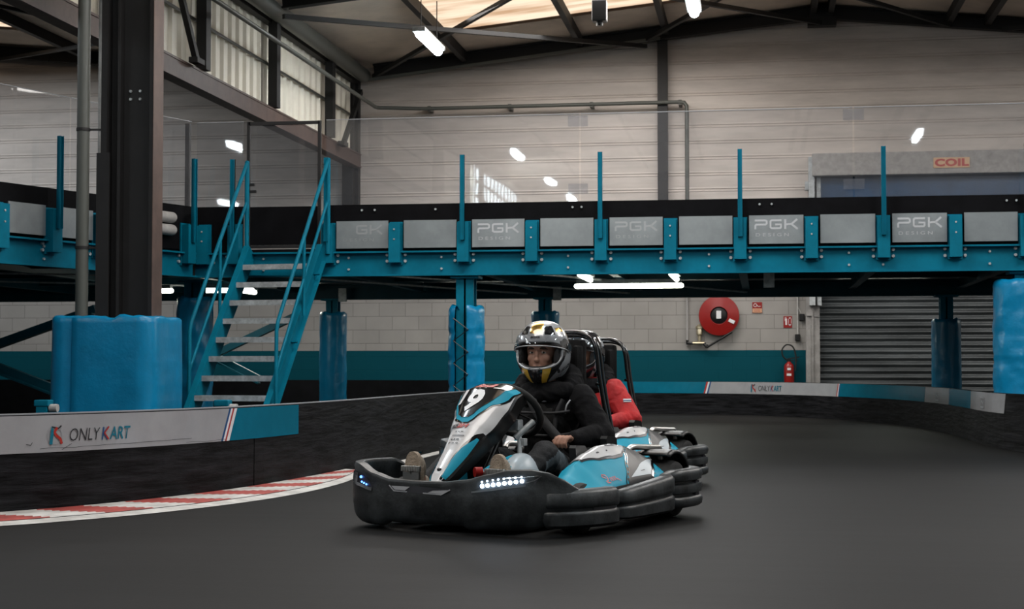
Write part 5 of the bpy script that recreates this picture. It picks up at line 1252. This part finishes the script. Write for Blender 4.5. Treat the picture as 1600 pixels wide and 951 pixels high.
    bm = NB(); cyl(bm, (0.72, 0.035, 0.305), (0.69, 0.06, 0.305), 0.026, 14); part('brake_reservoir_cap', bm, 'red_gloss')
    bm = NB(); tube(bm, smooth_path([(0.69, 0.05, 0.30), (0.66, 0.10, 0.30), (0.66, 0.18, 0.285)], 4), 0.008, 8)
    for k in range(9): cyl(bm, (0.672 - k * 0.001, 0.08 + k * 0.011, 0.30), (0.672, 0.085 + k * 0.011, 0.299), 0.012, 8)
    part('brake_spring', bm, 'k_silver')
    # leg guard: pale rounded cover with teal stripes on the driver's left
    def lg(u, v, off=0):    # u along, v around
        a = PI * v
        return Vector((0.60 - 0.36 * u, 0.16 + (0.10 + off) * math.cos(a) * (0.6 + 0.4 * math.sin(PI * min(1, u + 0.2))), 0.14 + (0.17 + off) * math.sin(a) * (0.45 + 0.55 * math.sin(PI * 0.5 * min(1, u * 1.6 + 0.1)))))
    bm = NB()
    bmesh.ops.create_uvsphere(bm, u_segments=28, v_segments=16, radius=1, matrix=Matrix.Translation((0.42, 0.135, 0.235)) @ Matrix.Rotation(-0.25, 4, 'Y') @ Matrix.Diagonal((0.17, 0.105, 0.155, 1)))
    for f in bm.faces:
        c = f.calc_center_median(); f.material_index = 1 if abs((c.y - 0.155) * 1.1 + (c.z - 0.30) * 0.9) < 0.022 and c.x > 0.42 else (2 if c.z < 0.18 else 0)
    part('leg_guard', bm, ['k_grey', 'k_teal', 'k_pod_black'])
    bm = NB()
    prism(bm, [(0.30, 0.16), (0.62, 0.12), (0.60, 0.22), (0.44, 0.34), (0.30, 0.36)], 1, 0.00, 0.035); part('console', bm, 'k_pod_black')
    bm = NB(); tube(bm, smooth_path([(0.70, 0.02, 0.26), (0.60, 0.03, 0.31), (0.50, 0.05, 0.345), (0.42, 0.08, 0.37)], 5), 0.010, 8); part('console_edge', bm, 'k_teal')
    # seat, headrest, roll bar
    bm = NB(); rows = []
    sp = [(0.10, 0.13, 0.17), (0.0, 0.10, 0.19), (-0.20, 0.09, 0.20), (-0.33, 0.12, 0.20), (-0.41, 0.24, 0.20), (-0.45, 0.45, 0.19), (-0.47, 0.66, 0.17), (-0.475, 0.76, 0.14)]
    for x, z, hw in sp:
        row = []
        for k in range(17):
            v = -1 + k / 8; side = abs(v) ** 3
            row.append(Vector((x + side * 0.10 * (1 if z > 0.2 else 0.1), -0.07 + hw * v, z + side * 0.12 * (1 if z < 0.2 else 0.15))))
        rows.append(row)
    grid(bm, rows); so = part('seat', bm, 'k_pod_black', smooth=80); sm = so.modifiers.new('t', 'SOLIDIFY'); sm.thickness = 0.022
    bm = NB(); box(bm, (-0.50, -0.205, 0.72), (-0.415, 0.055, 1.0), bev=0.03); box(bm, (-0.44, 0.03, 0.74), (-0.36, 0.06, 0.96), bev=0.012); box(bm, (-0.44, -0.21, 0.74), (-0.36, -0.18, 0.96), bev=0.012); part('headrest', bm, 'cloth_vest')
    for dx, nm in ((0.0, 0), (-0.045, 1)):
        hp = [(-0.50, 0.20, 0.12), (-0.49, 0.195, 0.45), (-0.475, 0.165, 0.66), (-0.465, 0.145, 0.80), (-0.46, 0.13, 0.93), (-0.46, 0.10, 1.0), (-0.46, 0.03, 1.035), (-0.46, -0.07, 1.04), (-0.46, -0.17, 1.035), (-0.46, -0.24, 1.0), (-0.46, -0.27, 0.93), (-0.465, -0.285, 0.80), (-0.475, -0.305, 0.66), (-0.49, -0.335, 0.45), (-0.50, -0.34, 0.12)]
        bm = NB(); tube(bm, smooth_path([(x + dx, y, z - (0.02 if nm else 0)) for x, y, z in hp], 5), 0.0135, 10)
        for y in (0.147, -0.287): cyl(bm, (-0.46 + dx, y - 0.004, 0.74), (-0.44 + dx, y - 0.004, 0.74), 0.010, 8)
        part('roll_bar', bm, 'k_black', smooth=60)
    bm = NB()
    tube(bm, [(-0.48, 0.15, 0.60), (-0.78, 0.13, 0.20)], 0.013, 8); tube(bm, [(-0.48, -0.29, 0.60), (-0.78, -0.27, 0.20)], 0.013, 8); part('roll_bar_stay', bm, 'k_black', smooth=60)
    # engine behind the seat
    bm = NB(); box(bm, (-0.72, -0.32, 0.14), (-0.56, -0.05, 0.36), bev=0.02)
    for k in range(6): box(bm, (-0.73, -0.30, 0.18 + k * 0.025), (-0.55, -0.07, 0.188 + k * 0.025))
    part('engine', bm, 'plastic_in')
    return K
kart1 = make_kart(KC, 'nearer teal, white and black racing kart with a white number nose, front lamps lit')
kart2 = copy_tree(kart1); kart2.location = KC2
kart2['label'] = 'farther racing kart right behind the first, only its right-hand flank and black roll hoop showing'
# belt of the nearer kart, worn by its driver
bm = NB(); pts = smooth_path([(-0.20, -0.16, 0.74), (-0.12, -0.12, 0.70), (-0.075, -0.05, 0.60), (-0.065, 0.04, 0.50), (-0.08, 0.12, 0.42), (-0.16, 0.19, 0.34), (-0.28, 0.22, 0.24)], 5)
rows = []
for i, p in enumerate(pts):
    t = (pts[min(len(pts) - 1, i + 1)] - pts[max(0, i - 1)]).normalized(); n = Vector((1, 0.25, 0.1)); wv = t.cross(n).normalized() * 0.027
    rows.append([p - wv, p + wv])
grid(bm, rows); bo = obj('seat_belt', bm, 'belt', kart1, 60, True); sm = bo.modifiers.new('t', 'SOLIDIFY'); sm.thickness = 0.003

# ------------------------------------------------------------------ people
def make_person(loc, label, jacket, helmet_kind, hyaw):
    HCz = 0.925
    HM = Matrix.Translation((-0.215, -0.08, HCz)) @ Matrix.Rotation(hyaw, 4, 'Z') @ Matrix.Rotation(0.04, 4, 'Y')
    root = None
    # --- body: one continuous skin
    B = NB()
    def hb(c, r): ell(B, HM @ Vector((c[0] + 0.018, c[1], c[2])), r, HM.to_euler(), 22)
    hb((-0.010, 0, 0.015), (0.108, 0.088, 0.110)); hb((0.035, 0, -0.055), (0.070, 0.068, 0.085)); hb((0.062, 0, -0.115), (0.030, 0.034, 0.028))
    hb((0.070, 0, 0.028), (0.035, 0.062, 0.020)); hb((0.066, 0.038, -0.035), (0.028, 0.028, 0.030)); hb((0.066, -0.038, -0.035), (0.028, 0.028, 0.030))
    hb((0.104, 0, -0.022), (0.016, 0.011, 0.034)); hb((0.114, 0, -0.042), (0.017, 0.016, 0.014)); hb((0.100, 0, -0.078), (0.012, 0.026, 0.010)); hb((0.096, 0, -0.092), (0.012, 0.022, 0.009))
    for s in (-1, 1): hb((-0.01, s * 0.088, -0.015), (0.020, 0.010, 0.032))
    cap(B, (-0.24, -0.08, 0.86), (-0.27, -0.075, 0.70), 0.058, 0.066)
    cap(B, (-0.29, -0.07, 0.62), (-0.29, -0.07, 0.30), 0.11, 0.12); ell(B, (-0.27, -0.07, 0.58), (0.11, 0.16, 0.14)); ell(B, (-0.26, -0.07, 0.26), (0.13, 0.16, 0.11))
    LS, LE, LW = (-0.26, 0.14, 0.665), (-0.20, 0.30, 0.465), (0.00, 0.215, 0.448)
    RS, RE, RW = (-0.26, -0.28, 0.665), (-0.14, -0.40, 0.49), (0.08, -0.27, 0.50)
    for a, b, r0, r1 in ((LS, LE, 0.05, 0.040), (LE, LW, 0.040, 0.027), (RS, RE, 0.05, 0.040), (RE, RW, 0.040, 0.027)): cap(B, a, b, r0, r1)
    # left hand: palm and five curled fingers laid over the thigh
    ell(B, (0.045, 0.205, 0.452), (0.046, 0.040, 0.018))
    for k, (y, L0) in enumerate(((0.243, 0.026), (0.222, 0.031), (0.200, 0.034), (0.178, 0.031))):
        a = Vector((0.072 - k * 0.001, y, 0.462)); b = a + Vector((L0, -0.006, -0.006)); c = b + Vector((0.014, -0.004, -0.028)); d = c + Vector((-0.010, 0, -0.020))
        cap(B, (0.05, y * 0.9 + 0.02, 0.455), a, 0.011, 0.0115, 12); cap(B, a, b, 0.0118, 0.0105, 12); cap(B, b, c, 0.0105, 0.0095, 12); cap(B, c, d, 0.0095, 0.0085, 12)
    cap(B, (0.03, 0.178, 0.447), (0.062, 0.152, 0.446), 0.013, 0.0115, 12); cap(B, (0.062, 0.152, 0.446), (0.090, 0.150, 0.440), 0.0112, 0.0095, 12)
    # right hand on the wheel rim
    ell(B, (0.11, -0.245, 0.515), (0.036, 0.020, 0.034))
    for k in range(4):
        z = 0.495 + k * 0.021; a = Vector((0.13, -0.245, z)); b = a + Vector((0.030, 0.012, 0.004)); c = b + Vector((-0.006, 0.030, 0)); cap(B, (0.11, -0.245, z), a, 0.011, 0.011, 12); cap(B, a, b, 0.011, 0.010, 12); cap(B, b, c, 0.010, 0.009, 12)
    cap(B, (0.10, -0.235, 0.53), (0.12, -0.205, 0.545), 0.012, 0.010, 12)
    legs = (((-0.22, 0.02, 0.24), (0.26, 0.19, 0.375), (0.57, 0.13, 0.20)), ((-0.22, -0.16, 0.24), (0.24, -0.34, 0.375), (0.57, -0.39, 0.20)))
    for h, k, a in legs: cap(B, h, k, 0.075, 0.052); cap(B, k, a, 0.052, 0.036); cap(B, a, (a[0] + 0.02, a[1], a[2] + 0.10), 0.036, 0.03)
    me = remesh('person', B, 0.0048, 3, 0.5)
    me.materials.append(M['skin'])
    body = bpy.data.objects.new('person', me); COL.objects.link(body); me.polygons.foreach_set('use_smooth', [True] * len(me.polygons))
    body.location = loc; body.rotation_euler = (0, 0, KH); WM[body.name] = Matrix.Translation(loc) @ Matrix.Rotation(KH, 4, 'Z')
    tag(body, label, 'person')
    def cloth(name, bm, m, vox=0.009, sm=4, disp=0.006, ds=9, pred=None, mats=None):
        me = remesh(name, bm, vox, sm, 0.5, disp, ds)
        for mm in (mats or [m]): me.materials.append(M[mm])
        if pred:
            for p in me.polygons: p.material_index = pred(p)
        me.polygons.foreach_set('use_smooth', [True] * len(me.polygons))
        o = bpy.data.objects.new(name, me); COL.objects.link(o); o.parent = body; WM[o.name] = WM[body.name]; return o
    J = NB()
    cap(J, (-0.28, -0.07, 0.60), (-0.28, -0.07, 0.30), 0.135, 0.145); ell(J, (-0.265, -0.07, 0.58), (0.14, 0.195, 0.155)); ell(J, (-0.27, -0.07, 0.30), (0.155, 0.185, 0.13)); ell(J, (-0.27, -0.07, 0.68), (0.12, 0.20, 0.085))
    for a, b, r0, r1 in ((LS, LE, 0.078, 0.066), (LE, (-0.025, 0.225, 0.45), 0.066, 0.046), (RS, RE, 0.078, 0.066), (RE, (0.05, -0.285, 0.50), 0.066, 0.044)): cap(J, a, b, r0, r1)
    if jacket == 'cloth_red': cap(J, LS, LE, 0.086, 0.078)
    jk = cloth('jacket', J, jacket, 0.009, 5, 0.006, 11)
    H = NB()   # hood and collar bunched round the neck
    hr = []
    for k in range(28):
        a = 2 * PI * k / 28; hr.append((-0.265 + 0.115 * math.cos(a), -0.075 + 0.145 * math.sin(a), 0.738 - 0.068 * math.cos(a) + 0.015 * math.sin(3 * a)))
    for a, b in zip(hr, hr[1:] + hr[:1]): cap(H, a, b, 0.052, 0.052, 12)
    ell(H, (-0.33, -0.06, 0.74), (0.09, 0.17, 0.085)); ell(H, (-0.16, -0.08, 0.71), (0.05, 0.11, 0.05))
    cloth('hood', H, 'cloth_black', 0.009, 5, 0.008, 10)
    T = NB()
    for h, k, a in legs: cap(T, h, k, 0.098, 0.072); cap(T, k, (a[0] - 0.03, a[1], a[2]), 0.070, 0.050)
    ell(T, (-0.25, -0.07, 0.24), (0.15, 0.175, 0.11))
    cloth('trousers', T, 'denim', 0.009, 4, 0.007, 9, (lambda p: 1 if (p.center.y > 0.19 and -0.02 < p.center.x < 0.34 and p.center.z < 0.425 - abs(p.center.x - 0.17) * 0.5) else 0), ['denim', 'denim_teal'])
    if jacket == 'cloth_black':
        Vb = NB(); cap(Vb, (-0.235, -0.07, 0.58), (-0.24, -0.07, 0.34), 0.125, 0.13); ell(Vb, (-0.22, -0.07, 0.52), (0.125, 0.16, 0.16))
        vest = cloth('protective_vest', Vb, 'cloth_vest', 0.009, 4, 0.004, 14)
        bm = NB()
        for z in (0.585, 0.46): tube(bm, smooth_path([(-0.10, -0.25, z), (-0.085, -0.15, z), (-0.075, -0.05, z), (-0.09, 0.06, z), (-0.15, 0.12, z + 0.01)], 4), 0.008, 8)
        tube(bm, smooth_path([(-0.13, 0.09, 0.66), (-0.11, 0.06, 0.58), (-0.10, 0.055, 0.50)], 4), 0.012, 8); bx_ = obj('vest_strap', bm, 'belt', vest, 60, True)
        bm = NB(); tube(bm, smooth_path([(-0.155, 0.02, 0.655), (-0.13, -0.03, 0.652), (-0.13, -0.07, 0.650)], 3), 0.009, 8); obj('vest_piping', bm, 'ink_grey', vest, 60, True); bm = NB(); tube(bm, smooth_path([(-0.17, 0.115, 0.655), (-0.145, 0.105, 0.625), (-0.14, 0.10, 0.58)], 3), 0.005, 6); obj('vest_piping', bm, 'ink_grey', vest, 60, True)
    else:
        bm = NB(); box(bm, (-0.03, -0.003, -0.012), (0.03, 0.003, 0.012), 0, Matrix.Translation((-0.178, 0.285, 0.60)) @ Matrix.Rotation(-0.7, 4, 'Z') @ Matrix.Rotation(0.3, 4, 'X')); obj('sleeve_patch', bm, 'ink_white', jk, None, True)
        bm = NB(); box(bm, (-0.03, -0.0045, -0.005), (0.03, 0.0045, 0.001), 0, Matrix.Translation((-0.178, 0.285, 0.60)) @ Matrix.Rotation(-0.7, 4, 'Z') @ Matrix.Rotation(0.3, 4, 'X')); obj('sleeve_patch_stripe', bm, 'ink_blue', jk, None, True)
    for h, k, a in legs:   # shoes standing on the pedals, soles facing forward
        y = a[1]; bm = NB()
        ell(bm, (0.595, y, 0.30), (0.040, 0.044, 0.075)); ell(bm, (0.585, y, 0.20), (0.045, 0.042, 0.07)); cap(bm, (0.57, y, 0.19), (0.54, y, 0.22), 0.045, 0.048)
        sh = cloth('shoe', bm, 'shoe', 0.008, 4, 0.0)
        bm = NB(); pr_ = []
        for k2 in range(28):
            an = 2 * PI * k2 / 28; w_ = 0.055; hh = 0.145
            pr_.append((y + w_ * (abs(math.cos(an)) ** 0.8) * math.copysign(1, math.cos(an)), 0.25 + hh * (abs(math.sin(an)) ** 0.85) * math.copysign(1, math.sin(an))))
        T_ = Matrix.Translation((0.632, 0, 0))
        prism(bm, pr_, 0, 0.622, 0.650)
        pr2 = [(y + (p[0] - y) * 0.55, 0.315 + (p[1] - 0.25) * 0.40) for p in pr_]; prism(bm, pr2, 0, 0.650, 0.655)
        pr2 = [(y + (p[0] - y) * 0.30, 0.315 + (p[1] - 0.25) * 0.22) for p in pr_]; prism(bm, pr2, 0, 0.655, 0.659)
        so = obj('sole', bm, 'sole', sh, 40, True); bv = so.modifiers.new('b', 'BEVEL'); bv.width = 0.006; bv.segments = 2; bv.limit_method = 'ANGLE'
    # eyes and brows
    for s in (-1, 1):
        bm = NB(); ell(bm, HM @ Vector((0.101, s * 0.034, 0.0)), (0.0125, 0.0145, 0.0085), HM.to_euler(), 16); ey = obj('eye', bm, 'eye_white', body, 90, True)
        bm = NB(); ell(bm, HM @ Vector((0.1105, s * 0.034 + 0.002, 0.0)), (0.004, 0.0068, 0.0068), HM.to_euler(), 14); obj('iris', bm, 'iris', ey, 90, True)
        bm = NB(); tube(bm, [HM @ (Vector(p) + Vector((0.018, 0, 0))) for p in ((0.096, s * 0.014, 0.020), (0.101, s * 0.028, 0.025), (0.096, s * 0.044, 0.024), (0.084, s * 0.058, 0.016))], [0.0035, 0.006, 0.005, 0.002], 8); obj('eyebrow', bm, 'hair', body, 80, True)
        bm = NB(); tube(bm, [HM @ (Vector(p) + Vector((0.018, 0, 0))) for p in ((0.087, s * 0.018, 0.004), (0.096, s * 0.030, 0.009), (0.094, s * 0.042, 0.008), (0.082, s * 0.052, 0.001))], [0.002, 0.004, 0.004, 0.002], 8); obj('eyelid', bm, 'skin', body, 80, True)
    # --- helmet
    A, Bq, C_ = 0.168, 0.152, 0.176
    def hs(az, el, k=1.0):
        ce = max(0.0, math.cos(el)) ** 0.82; fr = max(0, math.cos(az))
        xa = A * (1.0 if abs(az) < PI / 2 else 1.04)
        x = xa * ce * math.cos(az); y = Bq * ce * math.sin(az); z = C_ * math.sin(el) 
        if el < 0:
            ch = min(1, -el / 0.9); x += 0.020 * ch * fr ** 2; ta = 1 + 0.10 * ch; x *= ta; y *= ta * (1 - 0.20 * ch * ch * (fr > 0)) ; z *= (1 + 0.10 * ch * fr)
            if abs(az) > PI / 2: z *= 0.96; x *= (1 - 0.16 * ch)
        return HM @ Vector((x * k, y * k, z * k))
    A0 = math.radians(66); mid = math.radians(-1)
    def rows_el(az):
        g = (1 - min(1, abs(az) / A0) ** 3.2) ** 0.5 if abs(az) < A0 else 0.0
        g = max(g, 0.02); dip = 0
        b0 = math.radians(-56 - 8 * max(0, math.cos(az))); b1 = mid - math.radians(27) * g + math.radians(6) * (1 - g); t1 = mid + math.radians(21) * g + math.radians(6) * (1 - g) + 0.004
        return [b0 + (b1 - b0) * i / 28 for i in range(29)] + [b1 + (t1 - b1) * (i + 1) / 6 for i in range(6)] + [t1 + (PI / 2 - 0.02 - t1) * (i + 1) / 48 for i in range(48)]
    NA = 240; azs = [-PI + 2 * PI * i / NA for i in range(NA)]
    def hcol(az, el, j):
        d = math.degrees; a = abs(d(az)); e = d(el)
        if helmet_kind == 'racing':
            if j < 29:
                if a > 100: return 0 if e > -40 else 1
                if j >= 26 and a < 70: return 0
                if a < 20: return 1
                if 20 <= a < 39 and e < -24: return 3
                sl = (e + 56) * 0.9
                if 39 <= a < 46 + (e + 56) * 0.55: return 1
                return 0
            if a > 58 and a < 90 and e < 26 - abs(a - 76) * 0.3: return 1
            if a < 17 + (e - 40) * 0.25 and 38 < e < 74: return 2
            if 22 < a < 50 and 34 < e < 56 and (a - 22) > (e - 50) * 1.2: return 1
            if 96 < a < 112 and 8 < e < 40: return 2
            if 112 <= a < 128 and 0 < e < 46: return 1
            if 55 < a < 85 and 40 < e < 50: return 2
            if 120 < a < 160 and 30 < e < 60: return 1
            return 0
        if j < 29: return 1 if not (60 < a < 75) else 0
        if 20 < a < 42 and 30 < e < 72: return 0
        if a > 90 and 20 < e < 34: return 0
        return 1
    bm = NB(); V = []
    for az in azs: V.append([bm.verts.new(hs(az, el)) for el in rows_el(az)])
    for i in range(NA):
        k = (i + 1) % NA; am = azs[i] + PI / NA
        for j in range(len(V[0]) - 1):
            if 28 <= j < 34 and abs(am) < A0: continue
            el = (rows_el(azs[i])[j] + rows_el(azs[i])[j + 1]) / 2
            bm.faces.new((V[i][j], V[k][j], V[k][j + 1], V[i][j + 1])).material_index = hcol(am, el, j)
    bm.faces.new([V[i][-1] for i in range(NA)]).material_index = 0
    he = obj('helmet', bm, ['h_silver', 'h_black', 'gold', 'yellow'] if helmet_kind == 'racing' else ['h_silver', 'h_black', 'h_black', 'h_black'], body, 60, True)
    sm = he.modifiers.new('t', 'SOLIDIFY'); sm.thickness = 0.022; sm.offset = -1 
    # lining: dark padding around the face
    bm = NB(); rows = []
    for i in range(61):
        az = -PI * 0.56 + PI * 1.12 * i / 60; g = (1 - min(1, abs(az) / (A0 * 1.25)) ** 3) if abs(az) < A0 * 1.25 else 0
        rows.append([hs(az, mid - math.radians(30) * g - 0.10, 0.90), hs(az, mid - math.radians(28) * g, 0.88), hs(az, mid - math.radians(30) * g, 0.80)])
    grid(bm, rows)
    rows = []
    for i in range(61):
        az = -PI * 0.56 + PI * 1.12 * i / 60; g = (1 - min(1, abs(az) / (A0 * 1.25)) ** 3) if abs(az) < A0 * 1.25 else 0
        rows.append([hs(az, mid + math.radians(21) * g + 0.10, 0.90), hs(az, mid + math.radians(20) * g, 0.88), hs(az, mid + math.radians(21) * g, 0.74)])
    grid(bm, rows)
    for s in (-1, 1):
        ell(bm, HM @ Vector((0.050, s * 0.103, -0.045)), (0.06, 0.022, 0.075), HM.to_euler(), 16)
        ell(bm, HM @ Vector((0.03, s * 0.108, 0.02)), (0.05, 0.020, 0.05), HM.to_euler(), 16)
    li = obj('lining', bm, 'h_lining', he, 60, True)
    # visor tilted up
    bm = NB(); rows = []
    for i in range(41):
        az = math.radians(-92) + math.radians(184) * i / 40; q = (abs(az) / math.radians(92)) ** 2.2
        lo = math.radians(12 - 14 * q); hi = math.radians(45 - 28 * q)
        rows.append([hs(az, lo + (hi - lo) * j / 8, 1.045 + 0.012 * (1 - q)) for j in range(9)])
    grid(bm, rows); vi = obj('visor', bm, 'visor', he, 80, True)
    bm = NB(); tube(bm, [r[0] for r in rows], 0.0035, 6); obj('visor_rim', bm, 'h_silver' if helmet_kind == 'racing' else 'h_black', vi, 80, True)
    for s in (-1, 1): bm = NB(); c = hs(s * math.radians(84), math.radians(8), 1.02); c2 = hs(s * math.radians(84), math.radians(8), 1.08); cyl(bm, c, c2, 0.024, 20); obj('visor_pivot', bm, 'h_black', he, 50, True)
    bm = NB()
    vs_ = [(-14, -30), (0, -46), (14, -30)]
    stroke(bm, [(math.radians(a), math.radians(e)) for a, e in vs_], 0.025, lambda a, e: hs(a, e, 1.012)); stroke(bm, [(math.radians(-14), math.radians(-28)), (math.radians(14), math.radians(-28))], 0.02, lambda a, e: hs(a, e, 1.012)); obj('chin_vent', bm, 'k_pod_black', he, None, True)
    if helmet_kind == 'racing':
        me = text_mesh('FLOW', 0.24, 0.008, 0.2, 0.85, 1.05); map_mesh(me, lambda a, b: hs(math.radians(72) + a * 0.92, math.radians(-40) + b + a * 0.42, 1.010)); link_mesh('lettering', me, ['ink_black'], he, None, True)
        me = text_mesh('BOXE', 0.10, 0.006, 0, 1.5, 1.0, 'CENTER'); map_mesh(me, lambda a, b: hs(a, math.radians(27) + b, 1.008)); link_mesh('lettering', me, ['ink_black'], he, None, True)
    return body
p1 = make_person(KC, 'person in black hoodie, vest and silver, black and yellow full-face helmet, driving the nearer kart', 'cloth_black', 'racing', 0.20)
p2 = make_person(KC2, 'person in red jacket and black helmet, driving the farther kart behind', 'cloth_red', 'black', 0.05)
bpy.context.view_layer.update()
